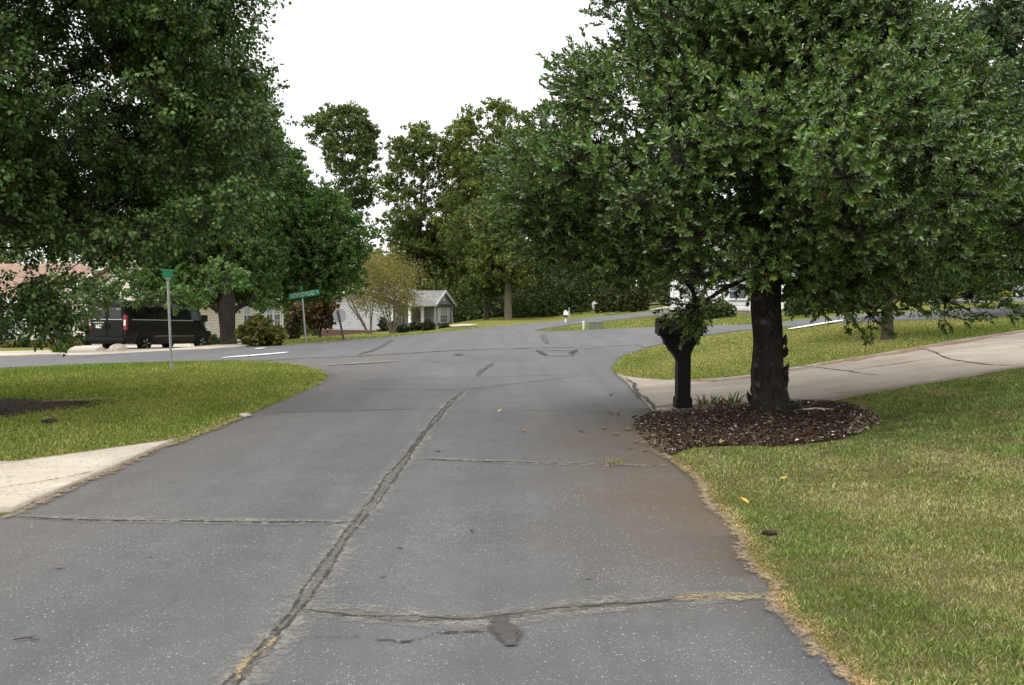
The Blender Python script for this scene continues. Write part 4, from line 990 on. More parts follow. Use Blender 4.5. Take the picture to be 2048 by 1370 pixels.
t.lathe([(.001, 0), (.22, 0), (.22, .05), (.001, .06)], 16, Matrix.Translation((6.575, -1.803, 3.05)) @ Matrix.Rotation(math.pi / 2, 4, 'X'))
t.build('trim', M['white'], gh)
for x in (.12, 2.45):
    p = MB(); p.box(x - .11, x + .11, -1.82, -1.60, .02, EA - .16); p.box(x - .15, x + .15, -1.86, -1.56, .02, .2); p.box(x - .15, x + .15, -1.859, -1.561, EA - .32, EA - .162); p.build('porch_post', M['white'], gh)
p = MB(); p.box(0, 4.74, -1.95, -.004, -.6, .02); p.build('porch_floor', M['conc_l'], gh)
p = MB(); p.box(2.65, 4.6, -1.74, -1.70, .75, .82); p.box(2.65, 4.6, -1.74, -1.70, .2, .26)
for k in range(13): x = 2.7 + k * .15; p.box(x - .018, x + .018, -1.735, -1.705, .26, .75)
p.build('porch_rail', M['white'], gh)
WM = frame_at((0, 0, 0), Vector((1, 0, 0)), Vector((0, -1, 0)))
window(gh, WM, 1.1, Z0 + .55, .9, 1.4, (2, 2), None, False); door(gh, WM, 2.9, Z0 + .02)
WB = frame_at((0, -1.8, 0), Vector((1, 0, 0)), Vector((0, -1, 0)))
window(gh, WB, 6.55, Z0 + .62, 1.5, 1.35, (4, 2), 'white')
v = MB(); v.lathe([(.08, 4.0), (.08, 4.75), (.1, 4.75), (.1, 4.8)], 8, Matrix.Translation((7.4, 4.3, 0))); v.build('vent_pipe', M['white'], gh)
v = MB(); v.prism([(7.55, -.30), (8.3, -.30), (8.3, .42), (8.25, .5), (7.6, .5), (7.55, .42)], -2.9, -2.2, 'y')
for k in range(9): v.box(7.60, 8.25, -2.92, -2.903, -.2 + k * .07, -.165 + k * .07)
ac = v.build('air_conditioner', M['cement']); ac.matrix_world = Matrix.Translation(gh.location) @ Matrix.Rotation(gh.rotation_euler.z, 4, 'Z') @ Matrix.Translation((0, 0, 0))
tag(ac, 'dark air conditioning unit at the corner of the gray house', 'air conditioner')

# --- cream house beyond the van: facade wall faces the cross street
Pf = Vector(((565 - 1024) / 1800 * 62, 62, 0)); dr = Vector((math.sin(R(10)), math.cos(R(10)), 0)); O = Pf - dr * 12.2; O.z = tz(O.x, O.y + 4) - .05
ch = empty('cream_house', O, math.pi / 2 - R(10), 'cream sided house with tall white windows behind the forked pear tree', 'house')
HE = 3.0
w = MB(); gable_block(w, 0, 12.2, 0, 7.2, .2, HE, 5.2); w.build('wall', M['cream'], ch)
w = MB(); w.box(-.03, 12.23, -.03, 7.23, -.8, .197); w.build('foundation', M['brick'], ch)
r = MB(); roof_slab(r, (-.4, -.45, HE - .05), (12.6, -.45, HE - .05), (12.6, 3.6, 5.42), (-.4, 3.6, 5.42)); roof_slab(r, (-.4, 7.65, HE - .05), (-.4, 3.6, 5.418), (12.6, 3.6, 5.418), (12.6, 7.65, HE - .05)); r.build('roof', M['roof_tan'], ch)
t = MB(); t.box(12.08, 12.24, -.05, .12, .2, HE - .02); t.box(-.05, .1, -.05, .1, .2, HE - .02); t.box(-.4, 12.6, -.56, -.46, HE - .22, HE - .04); rake(t, (-.46, -.5, HE + .02), (-.46, 3.6, 5.46)); rake(t, (-.46, 3.6, 5.46), (-.46, 7.7, HE + .02)); t.build('trim', M['white'], ch)
WC = frame_at((0, 0, 0), Vector((1, 0, 0)), Vector((0, -1, 0)))
def wx(px):   # where a sight line meets the facade, in the house's own x
    a = (px - 1024) / 1800; return (a * O.y - O.x) / (dr.x - a * dr.y)
for px in (493, 522, 538, 553): window(ch, WC, wx(px), .95, .92, 1.75, (2, 2))
WD = frame_at((0, 0, 0), Vector((0, -1, 0)), Vector((-1, 0, 0)))
g_ = MB(); g_.box(-6.2, -1.6, .004, .05, .2, 2.35, WD)
for k in range(4):
    for j in range(6): g_.box(-6.1 + j * .75, -5.45 + j * .75, .05, .065, .28 + k * .52, .70 + k * .52, WD)
g_.build('garage_door', M['shutter'], ch)
t = MB(); t.box(-6.35, -6.2, .004, .07, .2, 2.5, WD); t.box(-1.6, -1.45, .004, .07, .2, 2.5, WD); t.box(-6.2, -1.6, .004, .068, 2.35, 2.5, WD); t.build('garage_trim', M['white'], ch)

# --- left house under the hanging branches
O2 = onground(192, 52.5); O2.z = tz(O2.x - 4, 52) - .05
lh = empty('tan_roofed_house', O2, R(172), 'cream house with a tan hip roof at the left edge, half hidden by leaves', 'house')
w = MB(); w.box(.9, 12, -8, 0, .2, 2.7); w.build('wall', M['cream'], lh)
w = MB(); w.box(.87, 12.03, -8.03, .03, -.8, .197); w.build('foundation', M['brick'], lh)
r = MB(); e = 2.72
A_, B_, C_, D_ = (-.3, .6, e), (12.5, .6, e), (12.5, -8.5, e), (-.3, -8.5, e); R1, R2 = (3.6, -4, 5.0), (9.5, -4, 5.0)
r.add([A_, B_, C_, D_, R1, R2, (-.3, .6, e - .14), (12.5, .6, e - .14), (12.5, -8.5, e - .14), (-.3, -8.5, e - .14)], [(0, 1, 5, 4), (1, 2, 5), (2, 3, 4, 5), (3, 0, 4), (6, 7, 8, 9), (0, 6, 7, 1), (1, 7, 8, 2), (2, 8, 9, 3), (3, 9, 6, 0)]); r.build('roof', M['roof_tan'], lh)
t = MB(); t.box(-.34, 12.54, .602, .68, e - .2, e + .01); t.box(.84, .99, -.06, .06, .2, e - .15); t.build('trim', M['white'], lh)
p = MB(); p.box(-.1, .16, .22, .48, -.2, e - .142); p.box(-.16, .22, .16, .54, -.2, .12); p.box(-.15, .21, .17, .53, e - .32, e - .2); p.build('porch_column', M['white'], lh)
WL = frame_at((0, 0, 0), Vector((1, 0, 0)), Vector((0, 1, 0)))
for x in (5.1, 2.6, 8.5): window(lh, WL, x, .8, 1.3, 1.5, (2, 2), 'shutter')
mt = MB(); mt.box(1.4, 1.7, .004, .14, 1.0, 1.55, WL); mt.lathe([(.11, 0), (.11, .1), (.001, .12)], 14, WL @ Matrix.Translation((1.55, .14, 1.35)) @ Matrix.Rotation(-math.pi / 2, 4, 'X')); mt.build('electric_meter', M['galv'], lh)

# --- white house behind the holly trunk
O3 = onground(1342, 46); O3.z = tz(O3.x + 3, 45) + .05
wh = empty('white_house', O3, R(-14), 'white sided house glimpsed between the black mailbox and the holly trunk', 'house')
w = MB(); gable_block(w, 0, 6.4, 0, 8, .15, 2.7, 4.2); w.box(3.9, 6.4, -1.6, -.003, .15, 2.68); w.build('wall', M['whitesid'], wh)
w = MB(); w.box(-.03, 6.43, .03, 8.03, -1, .147); w.box(3.87, 6.43, -1.63, .027, -1, .146); w.build('foundation', M['conc'], wh)
r = MB(); roof_slab(r, (-.35, -.5, 2.62), (6.75, -.5, 2.62), (6.75, 4, 4.4), (-.35, 4, 4.4)); roof_slab(r, (-.35, 8.5, 2.62), (-.35, 4, 4.398), (6.75, 4, 4.398), (6.75, 8.5, 2.62)); roof_slab(r, (3.6, -2, 2.72), (6.7, -2, 2.72), (6.7, .2, 3.1), (3.6, .2, 3.1)); r.build('roof', M['roof_gray'], wh)
WW = frame_at((0, 0, 0), Vector((1, 0, 0)), Vector((0, -1, 0)))
window(wh, WW, 1.0, .95, .9, 1.4); window(wh, WW, 3.3, .75, .8, 1.5)
for bx_ in ((3.86, 4.02, -1.66, -1.54, .15, 2.66), (6.3, 6.46, -1.66, -1.54, .15, 2.66), (-.05, .1, -.06, .06, .15, 2.6)):
    t = MB(); t.box(*bx_); t.build('corner_board', M['white'], wh)

# ================================================================== VEHICLES
def wheel(parent, x, y, r, wd, side):
    Mx = Matrix.Translation((x, y, r)) @ Matrix.Rotation(-side * math.pi / 2, 4, 'X')
    t = MB(); t.lathe([(r * .62, -wd / 2), (r * .94, -wd / 2), (r, -wd * .36), (r, wd * .36), (r * .94, wd / 2), (r * .62, wd / 2)], 24, Mx); o = t.build('wheel', M['tyre'], parent, smooth=True, sharp=40)
    k = MB(); k.lathe([(r * .61, wd * .1), (r * .64, wd * .48), (r * .60, wd * .50), (r * .56, wd * .30), (r * .2, wd * .36), (r * .14, wd * .44), (.001, wd * .44)], 20, Mx)
    for j in range(5):
        a = j * 2 * math.pi / 5; k.tube([Mx @ Vector((math.cos(a) * r * .15, math.sin(a) * r * .15, wd * .40)), Mx @ Vector((math.cos(a) * r * .60, math.sin(a) * r * .60, wd * .44))], r * .075, 5)
    k.build('rim', M['alloy'], o)
def loft(mb, secs):
    """secs: list of rings with equal counts"""
    n = len(secs[0]); k = len(mb.v)
    for s in secs: mb.v += [tuple(p) for p in s]
    for i in range(len(secs) - 1):
        for j in range(n): mb.f.append((k + i * n + j, k + i * n + (j + 1) % n, k + (i + 1) * n + (j + 1) % n, k + (i + 1) * n + j))
    mb.f.append(tuple(k + j for j in range(n))); mb.f.append(tuple(k + (len(secs) - 1) * n + j for j in range(n))[::-1])

def van():
    # local: x forward from the rear bumper, y left; nearest rear corner is the right one
    rc = at(284, 701); base = Vector((rc.x, rc.y, 0)); hd = R(19)      # compass heading from +Y towards +X
    f = Vector((math.sin(hd), math.cos(hd), 0)); l = Vector((-f.y, f.x, 0))
    o = base + l * 1.0 - f * .9; zr = tz(*(o + f * 1.3)[:2]); zf = tz(*(o + f * 5)[:2]); pitch = math.atan2(zr - zf, 3.7)
    v = empty('parked_van', (o.x, o.y, zr + .02), 0, 'dark brown high roofed van parked with its rear towards the road', 'van')
    v.rotation_euler = (0, pitch, math.pi / 2 - hd); v.scale = (.98, .98, .98)
    def ring(x, zb, zt, w_, tumble, r_=.14):
        h = w_ / 2; zs = zb + (zt - zb) * .45
        half = [(h - .04, zb), (h, zb + .08), (h, zs), (h - tumble * .55, zb + (zt - zb) * .78), (h - tumble, zt - r_), (h - tumble - r_ * .4, zt - r_ * .3), (h - tumble - r_ * 1.2, zt)]
        return [Vector((x, -a, z)) for a, z in half] + [Vector((x, a, z)) for a, z in half[::-1]]
    b = MB(); sec = [(0.0, .42, 2.36, 1.96, .13), (.06, .40, 2.44, 2.0, .13), (.5, .36, 2.50, 2.04, .13), (2.5, .34, 2.53, 2.05, .12), (4.1, .34, 2.52, 2.05, .13), (4.45, .34, 2.44, 2.05, .15), (4.75, .34, 2.22, 2.04, .18), (5.05, .34, 1.86, 2.03, .18), (5.32, .34, 1.50, 2.01, .16), (5.55, .36, 1.28, 1.96, .12), (5.80, .40, 1.10, 1.80, .10), (5.93, .48, .92, 1.6, .06)]
    loft(b, [ring(*s) for s in sec]); b.build('body', M['van'], v, smooth=True, sharp=38)
    # wheel arches, sills, rub strips
    for x in (1.12, 4.90):
        for s in (-1, 1):
            a = MB(); n = 14; inner = [(x + math.cos(t) * .40, .36 + math.sin(t) * .40) for t in [math.pi * k / n for k in range(n + 1)]]; outer = [(x + math.cos(t) * .50, .36 + math.sin(t) * .50) for t in [math.pi * k / n for k in range(n + 1)]][::-1]
            a.prism(inner + outer, s * 1.0, s * 1.047, 'y'); a.build('wheel_arch', M['trimblk'], v)
            d = MB(); d.prism(inner + [(x - .40, .30), (x + .40, .30)][::1], s * .8, s * 1.032, 'y'); d.build('wheel_well', M['dark'], v)
            wheel(v, x, s * .955, .355, .23, s)
    for s in (-1, 1):
        p = MB(); p.box(1.66, 4.36, s * 1.018 - .012, s * 1.018 + .02, .70, .80); p.box(1.66, 4.36, s * .99 - .03, s * .99 + .03, .30, .42); p.build('rub_strip', M['trimblk'], v)
        p = MB(); p.box(.3, 4.3, s * 1.022 - .008, s * 1.022 + .008, 1.36, 1.40); p.build('waist_moulding', M['chrome'], v)
        p = MB(); p.box(1.7, 4.36, s * 1.04 - .008, s * 1.04 + .006, .655, .675); p.build('sill_moulding', M['chrome'], v)
        def yy(z): return s * (1.028 - max(0, (z - 1.32)) * .085)
        def pane(pts, name='side_window', m='vanglass', off=.006):
            q = MB(); n = len(pts); q.add([(x, yy(z) + s * off, z) for x, z in pts] + [(x, yy(z) - s * .02, z) for x, z in pts], [tuple(range(n)), tuple(range(2 * n - 1, n - 1, -1))] + [(i, i + n, (i + 1) % n + n, (i + 1) % n) for i in range(n)]); q.build(name, M[m], v)
        pane([(.35, 1.45), (1.75, 1.45), (1.75, 2.12), (.35, 2.12)]); pane([(1.85, 1.45), (3.05, 1.45), (3.05, 2.12), (1.85, 2.12)])
        pane([(3.22, 1.42), (4.10, 1.42), (4.10, 2.06), (3.22, 2.06)]); pane([(4.18, 1.42), (4.78, 1.38), (4.55, 1.98), (4.18, 2.06)], 'door_window', 'glass')
        pane([(4.86, 1.38), (5.08, 1.36), (4.78, 1.84), (4.72, 1.86)], 'quarter_window', 'glass')
        m = MB(); m.box(4.86, 5.0, s * 1.05, s * 1.30, 1.34, 1.74); m.box(4.9, 4.95, s * .95, s * 1.06, 1.36, 1.44); m.build('mirror', M['trimblk'], v, .03)
        h = MB(); h.prism([(5.28, .92), (5.66, .90), (5.52, 1.14), (5.18, 1.26)], s * .80, s * 1.0, 'y'); h.build('headlight', M['lens'], v)
        tl = MB(); tl.box(-.035, .09, s * .94 - .075, s * .94 + .08, .93, 1.62); tlo = tl.build('tail_light', M['tail'], v, .02)
        wl = MB(); wl.box(-.042, -.02, s * .94 - .055, s * .94 + .05, 1.12, 1.36); wl.build('reversing_lens', M['lens'], tlo)
        dd = MB(); a, c_ = (.02, .85) if s > 0 else (-.85, -.02)
        dd.box(-.030, .01, a, c_, .62, 2.22); dr_ = dd.build('rear_door', M['van'], v, .015)
        g2 = MB(); g2.box(-.040, -.031, a + .1, c_ - .1, 1.46, 2.06); g2.build('rear_window', M['vanglass'], dr_)
        g2 = MB(); g2.box(-.046, -.041, a + .12, c_ - .12, 1.94, 1.97); g2.build('window_reflector', M['chrome'], dr_)
        g2 = MB(); g2.box(-.045, -.031, a + .04, c_ - .04, 1.36, 1.395); g2.build('door_moulding', M['chrome'], dr_)
        g2 = MB(); g2.box(-.06, -.031, s * .1 - .03, s * .1 + .03, .95, 1.18); g2.build('handle', M['trimblk'], dr_)
    b = MB(); b.box(-.14, .12, -.98, .98, .42, .60); b.box(-.10, .12, -.9, .9, .34, .42); b.build('rear_bumper', M['trimblk'], v, .03)
    p = MB(); p.box(-.05, -.031, .20, .74, .96, 1.20); p.build('plate_panel', M['trimblk'], v); p = MB(); p.box(-.056, -.0505, .29, .62, 1.00, 1.16); p.build('license_plate', M['lens'], v)
    p = MB(); p.box(-.05, -.031, .16, .78, 1.22, 1.26); p.build('plate_trim', M['chrome'], v)
    ws = MB(); ws.add([(4.62, -.74, 2.30), (4.62, .74, 2.30), (5.30, .86, 1.55), (5.30, -.86, 1.55), (4.6, -.74, 2.26), (4.6, .74, 2.26), (5.26, .86, 1.52), (5.26, -.86, 1.52)], [(0, 1, 2, 3), (7, 6, 5, 4), (0, 4, 5, 1), (1, 5, 6, 2), (2, 6, 7, 3), (3, 7, 4, 0)]); ws.build('windscreen', M['vanglass'], v)
    b = MB(); b.box(5.6, 6.0, -.85, .85, .34, .62); b.build('front_bumper', M['trimblk'], v, .06)
    for s in (-1, 1):
        f_ = MB(); f_.tube([(5.0, s * .86, 1.02), (5.25, s * 1.0, 1.05), (5.32, s * 1.02, .98)], .03, 6)
        f_.build('wing_moulding', M['chrome'], v)
van()
for o in bpy.data.objects:       # a low roof: the part above the waist line pressed down
    r_ = o
    while r_.parent: r_ = r_.parent
    if o.type == 'MESH' and r_.name.startswith('parked_van') and 'wheel' not in o.name and 'rim' not in o.name:
        for q in o.data.vertices:
            if q.co.z > 1.4: q.co.z = 1.4 + (q.co.z - 1.4) * .76

def car(name, loc, rz, paint, label):
    c = empty(name, loc, rz, label, 'car')
    def ring(x, zb, zt, w_, tum):
        h = w_ / 2; half = [(h - .06, zb), (h, zb + .12), (h, zb + (zt - zb) * .55), (h - tum * .3, zb + (zt - zb) * .68), (h - tum, zt - .04), (h - tum - .12, zt)]
        return [Vector((x, -a, z)) for a, z in half] + [Vector((x, a, z)) for a, z in half[::-1]]
    b = MB(); loft(b, [ring(*s) for s in [(0, .35, .80, 1.5, .05), (.12, .28, .94, 1.7, .05), (.6, .24, 1.02, 1.78, .06), (1.4, .22, 1.04, 1.8, .06), (3.2, .22, 1.0, 1.8, .06), (4.1, .25, .86, 1.74, .08), (4.4, .30, .70, 1.5, .1)]]); b.build('body', M[paint], c, smooth=True, sharp=40)
    b = MB(); loft(b, [ring(*s) for s in [(.45, .95, 1.02, 1.5, .05), (.95, .95, 1.40, 1.66, .22), (1.5, .95, 1.46, 1.68, .24), (2.3, .95, 1.44, 1.68, .24), (3.15, .95, 1.02, 1.6, .08)]]); b.build('cabin', M['vanglass'], c, smooth=True, sharp=40)
    b = MB(); b.box(1.0, 2.35, -.56, .56, 1.40, 1.475); b.build('roof', M[paint], c, .03)
    for x in (.85, 3.5):
        for s in (-1, 1): wheel(c, x, s * .80, .32, .2, s)
    for s in (-1, 1):
        h = MB(); h.box(4.1, 4.36, s * .62 - .16, s * .62 + .1, .60, .74); h.build('headlight', M['lens'], c); h = MB(); h.box(-.01, .12, s * .62 - .15, s * .62 + .12, .68, .84); h.build('tail_light', M['tail'], c)
p = onground(2012, 60.5); car('parked_car', p, R(172 + 180), 'cargray', 'gray car parked beyond the yellow mums at the right edge')
p = onground(1199, 76); car('parked_car', p, R(-62), 'carwhite', 'white car parked beside the arborvitae row')

# ================================================================== STREET FURNITURE
def mailbox():
    b = at(1365, 821); o = empty('mailbox', b, R(4), 'black mailbox on a square post with a scrolled bracket beside the holly', 'mailbox')
    s = b.y / 1800.0; k = s          # metres per photo pixel at this distance
    hw = 13.0 * k
    p = MB(); p.box(-hw, hw, -hw, hw, -.15, 150 * k); p.build('post', M['black'], o, .006)
    p = MB(); p.box(-hw - .02, hw + .02, -hw - .02, hw + .02, -.1, .18); p.box(-hw - .012, hw + .012, -hw - .012, hw + .012, .18, .20); p.build('post_base', M['black'], o, .006)
    # bracket: stepped curve both sides, x to the road (left) is negative
    L = [(-44, 150), (-44, 146), (-41, 144), (-40, 139), (-38, 134), (-35, 130.5), (-33, 130), (-32, 126), (-29, 121), (-24, 117), (-20, 112), (-16.5, 106), (-14.5, 101), (-13, 98)]
    Rr = [(13, 112), (15, 118), (18, 122), (20, 127), (20.5, 130), (23, 131), (26, 135), (28.5, 140), (30, 144), (33, 146), (33, 150)]
    p = MB(); p.prism([(a * k, z * k) for a, z in L + Rr], -hw * .72, hw * .72, 'y'); p.build('bracket', M['black'], o, .004)
    p = MB(); p.box(-50 * k, 37 * k, -hw * 1.1, hw * 1.1, 150.1 * k, 154 * k); p.build('shelf', M['black'], o, .004)
    w, h = .115, .11; prof = [(-w, 0), (w, 0), (w, h)] + [(math.cos(t) * w, h + math.sin(t) * .115) for t in [math.pi * q / 10 for q in range(1, 10)]] + [(-w, h)]
    p = MB(); p.prism([(a, z + 154.2 * k) for a, z in prof], -50 * k, 36 * k, 'x'); bo = p.build('box', M['mail_metal'], o, .003)
    p = MB(); p.prism([(a * 1.07, z * 1.05 + 153.8 * k) for a, z in prof], -53.5 * k, -50.3 * k, 'x'); dr_ = p.build('door', M['mail_metal'], o, .003)
    h_ = MB(); h_.box(-55.5 * k, -53.6 * k, -.03, .03, 176 * k, 179 * k); h_.build('handle', M['mail_metal'], dr_)
    f = MB(); f.box(-2 * k, 20 * k, -w - .012, -w - .002, 168 * k, 171 * k); f.box(13 * k, 20 * k, -w - .013, -w - .003, 171.1 * k, 177 * k); f.build('flag', M['rust'], o)
mailbox()

def text_mesh(s, size, name, m, parent, loc, rot, width=None):
    cu = bpy.data.curves.new('lettering', 'FONT'); cu.body = s; cu.size = size; cu.extrude = .002; cu.align_x = 'CENTER'; cu.align_y = 'CENTER'
    t = bpy.data.objects.new('lettering', cu); COL.objects.link(t); dg = bpy.context.evaluated_depsgraph_get(); me = bpy.data.meshes.new_from_object(t.evaluated_get(dg)); bpy.data.objects.remove(t)
    if width:
        xs = [v.co.x for v in me.vertices]; q = width / (max(xs) - min(xs))
        for v in me.vertices: v.co.x *= q
    me.materials.clear(); o = link_mesh(name, me, m, parent); o.location = loc; o.rotation_euler = rot; return o
def street_sign(b, top, lean, label, long_yaw, short_yaw, long_w, short_w, bh, pr=.028):
    h = (top.z - b.z); o = empty('street_name_sign', b, 0, label, 'street sign', 'street name signs'); o.rotation_euler = (0, math.atan2(top.x - b.x, h), 0)
    p = MB(); p.lathe([(pr, -.3), (pr, h - .02), (pr * .9, h)], 12); p.build('pole', M['galv'], o, smooth=True, sharp=40)
    return o, h
# near sign on the left lawn, its blades seen almost end on
b = at(343, 740); top = pt(335.5, 556, b.y)
o, h = street_sign(b, top, 0, 'green street sign on a thin pole on the left lawn', 0, 0, 0, 0, .18)
m_ = MB(); m_.box(-.115, .115, -.006, .006, h + .0, h + .165); bl_ = m_.build('sign_blade', M['sign_green'], o, .004)
bl_.rotation_euler = (0, 0, 0)
m_ = MB(); m_.box(-.006, .006, -.42, .42, h + .165, h + .20); q_ = m_.build('upper_blade', M['sign_green'], o, .003)
m_ = MB(); m_.box(-.05, .05, -.05, .05, h - .03, h + .0); m_.build('bracket', M['galv'], o)
# far sign with the readable blade
b = at(612, 684); top = pt(604.5, 597, b.y); kk = b.y / 1800
o, h = street_sign(b, top, 0, 'leaning pole with a long green street name blade by the clipped shrub', 0, 0, 0, 0, .28, .04)
bw, bh = 63 * kk, 12.5 * kk
m_ = MB(); m_.prism([(-bw / 2, h + .03), (bw / 2, h + .03), (bw / 2, h + .03 + bh), (-bw / 2, h + .03 + bh)], -.008, .008, 'y'); sb = m_.build('sign_blade', M['sign_green'], o); 
for ch_ in (sb,): ch_.rotation_euler = (0, R(-4.5), R(-3)); ch_.location = (.0 + .25, 0, .02)
text_mesh('EASTWOOD VILLAGE', .26, 'lettering', M['white'], sb, (-.10 * bw * .6, -.0095, h + .03 + bh / 2), (math.pi / 2, 0, 0), bw * .78)
text_mesh('DR', .15, 'lettering', M['white'], sb, (bw * .43, -.0095, h + .03 + bh * .56), (math.pi / 2, 0, 0), bw * .075)
m_ = MB(); m_.box(-.008, .008, -.5, .5, h + .03 + bh + .03, h + .03 + bh + .24); ub = m_.build('upper_blade', M['sign_green'], o); ub.rotation_euler = (0, 0, R(9))
m_ = MB(); m_.box(-.02, .02, -.0075, .0075, h - .02, h + .03); m_.box(-.012, .012, -.0072, .0072, h + .03 + bh, h + .03 + bh + .05); m_.build('bracket', M['galv'], o)
# stop sign seen from behind
b = at(688, 682); kk = b.y / 1800; top = pt(675, 619, b.y); h = top.z - b.z
o = empty('stop_sign', b, 0, 'bare metal back of an octagonal sign on a leaning brown post', 'road sign'); o.rotation_euler = (0, math.atan2(top.x - b.x, h), 0)
m_ = MB(); m_.box(-.045, .045, -.03, .03, -.3, h); m_.build('post', M['brown_post'], o, .005)
r8 = 15.0 * kk; oc = [(math.cos(R(22.5 + 45 * i)) * r8 * .92 + .03, math.sin(R(22.5 + 45 * i)) * r8 * 1.04 + h - 11 * kk) for i in range(8)]
m_ = MB(); m_.prism(oc, .032, .038, 'y'); m_.build('sign_panel', M['sign_back'], o)
m_ = MB(); m_.prism(oc, .0385, .0405, 'y'); m_.build('sign_face', M['sign_red'], o)
m_ = MB()
for z in (h - .08, h - .40): m_.lathe([(.001, 0), (.02, 0), (.02, .012), (.001, .014)], 8, Matrix.Translation((0, -.03, z)) @ Matrix.Rotation(math.pi / 2, 4, 'X'))
m_.build('bolts', M['galv'], o)
# utility box and marker pipe on the island
b = at(1191, 659); kk = b.y / 1800
o = empty('utility_box', b, R(-6), 'green utility box on the grass island', 'utility box')
a = 13.2 * kk; hh = 17 * kk
m_ = MB(); m_.prism([(-a, -.1), (a, -.1), (a, hh * .93), (a * .9, hh), (-a * .9, hh * .97), (-a, hh * .86)], -.32, .32, 'y'); m_.build('cabinet', M['utility'], o, .025)
m_ = MB(); m_.box(-a * .04, a * .04, -.33, -.318, .05, hh * .8); m_.box(-a * .85, a * .85, -.335, -.318, hh * .80, hh * .84); m_.build('door_seam', M['utility'], o); m_ = MB(); m_.box(a * .2, a * .34, -.345, -.32, hh * .4, hh * .55); m_.build('latch', M['galv'], o)
b = at(1167, 660); kk = b.y / 1800
o = empty('marker_post', b, 0, 'short pale plastic marker post left of the green utility box', 'post')
m_ = MB(); m_.lathe([(2.4 * kk, -.1), (2.4 * kk, 15.5 * kk), (2.0 * kk, 16 * kk), (.001, 16.2 * kk)], 12); m_.build('tube', M['pipe'], o, smooth=True, sharp=40); m_ = MB(); m_.lathe([(2.9 * kk, 15 * kk), (2.9 * kk, 17.6 * kk), (.001, 18 * kk)], 12); m_.build('cap', M['white'], o)
# pole and white mailboxes across the road
b = at(1138, 651); kk = b.y / 1800
o = empty('marker_pole', b, 0, 'thin gray pole on the tip of the grass island', 'pole'); m_ = MB(); m_.lathe([(1.0 * kk, -.2), (1.0 * kk, 36 * kk), (.001, 36.4 * kk)], 8); m_.build('shaft', M['galv'], o); m_ = MB(); m_.box(-1.6 * kk, 1.6 * kk, -.02, .02, 18 * kk, 30 * kk); m_.build('plate', M['sign_back'], o)
def white_mailbox(b, label, k, grp='white mailboxes by the far road'):
    o = empty('roadside_mailbox', b, 0, label, 'mailbox', grp)
    m_ = MB(); m_.box(-1.9 * k, 1.9 * k, -.06, .06, -.1, 25 * k); m_.build('post', M['white'], o, .008)
    m_ = MB(); m_.prism([(-4 * k, 15 * k), (5 * k, 15 * k), (5 * k, 21 * k), (4 * k, 22.5 * k), (-3 * k, 22.5 * k), (-4 * k, 21 * k)], -.14, .14, 'y'); bx = m_.build('box', M['white'], o, .01)
    m_ = MB(); m_.box(-4 * k, 5 * k, -.16, .16, 13 * k, 14.9 * k); m_.box(-3 * k, 3.5 * k, -.145, .145, 11 * k, 13 * k); m_.build('tray', M['rust'], o)
b = onground(1131, 59); white_mailbox(b, 'white mailbox on a white post beside the far road bend', b.y / 1800)
b = onground(2033, 57.5); white_mailbox(b, 'white mailbox beside the gray car at the far right', b.y / 1800)

# stones by the van
for i, (px, py, sx, lab) in enumerate([(222, 698, .34, 'largest pale stone beside the rear of the van'), (236, 702, .26, 'pale stone between the largest one and the road'), (203, 704, .17, 'small pale stone left of the two larger ones'), (246, 704, .15, 'small flat stone nearest the van')]):
    b = at(px, py); rs = np.random.RandomState(i + 5); bm = bmesh.new(); bmesh.ops.create_icosphere(bm, subdivisions=2, radius=1)
    nf = make_noise(1.6, 8, i)
    for v in bm.verts:
        q = 1 + .16 * float(nf(np.array([list(v.co)]))[0]); v.co = Vector((v.co.x * sx * 1.3 * q, v.co.y * sx * q, v.co.z * sx * .75 * q + sx * .35))
    me = bpy.data.meshes.new('stone'); bm.to_mesh(me); bm.free(); o = link_mesh('stone', me, M['stone']); o.location = b; tag(o, lab, 'stone', 'pale stones by the driveway')
# splash block on the grass by the gray house
b = at(660, 667.5); m_ = MB(); m_.prism([(-.45, 0), (.45, 0), (.40, .07), (-.38, .14)], -.2, .2, 'y'); o = m_.build('splash_block', M['white']); o.location = b; tag(o, 'small white block at the foot of the gray side wall', 'splash block')

# ================================================================== MULCH, GRASS, LITTER
def inside(poly, P):
    P = np.asarray(P); x, y = P[:, 0], P[:, 1]; r = np.zeros(len(P), bool); n = len(poly)
    for i in range(n):
        x0, y0 = poly[i]; x1, y1 = poly[(i + 1) % n]
        c = ((y0 > y) != (y1 > y)); r ^= c & (x < (x1 - x0) * (y - y0) / ((y1 - y0) if y1 != y0 else 1e-9) + x0)
    return r
def edge_dist(line, P):
    d = np.full(len(P), 1e9)
    for (x0, y0), (x1, y1) in zip(line[:-1], line[1:]):
        v = np.array([x1 - x0, y1 - y0]); L = v @ v + 1e-12; t = np.clip(((P - [x0, y0]) @ v) / L, 0, 1)
        d = np.minimum(d, np.linalg.norm(P - ([x0, y0] + t[:, None] * v), axis=1))
    return d

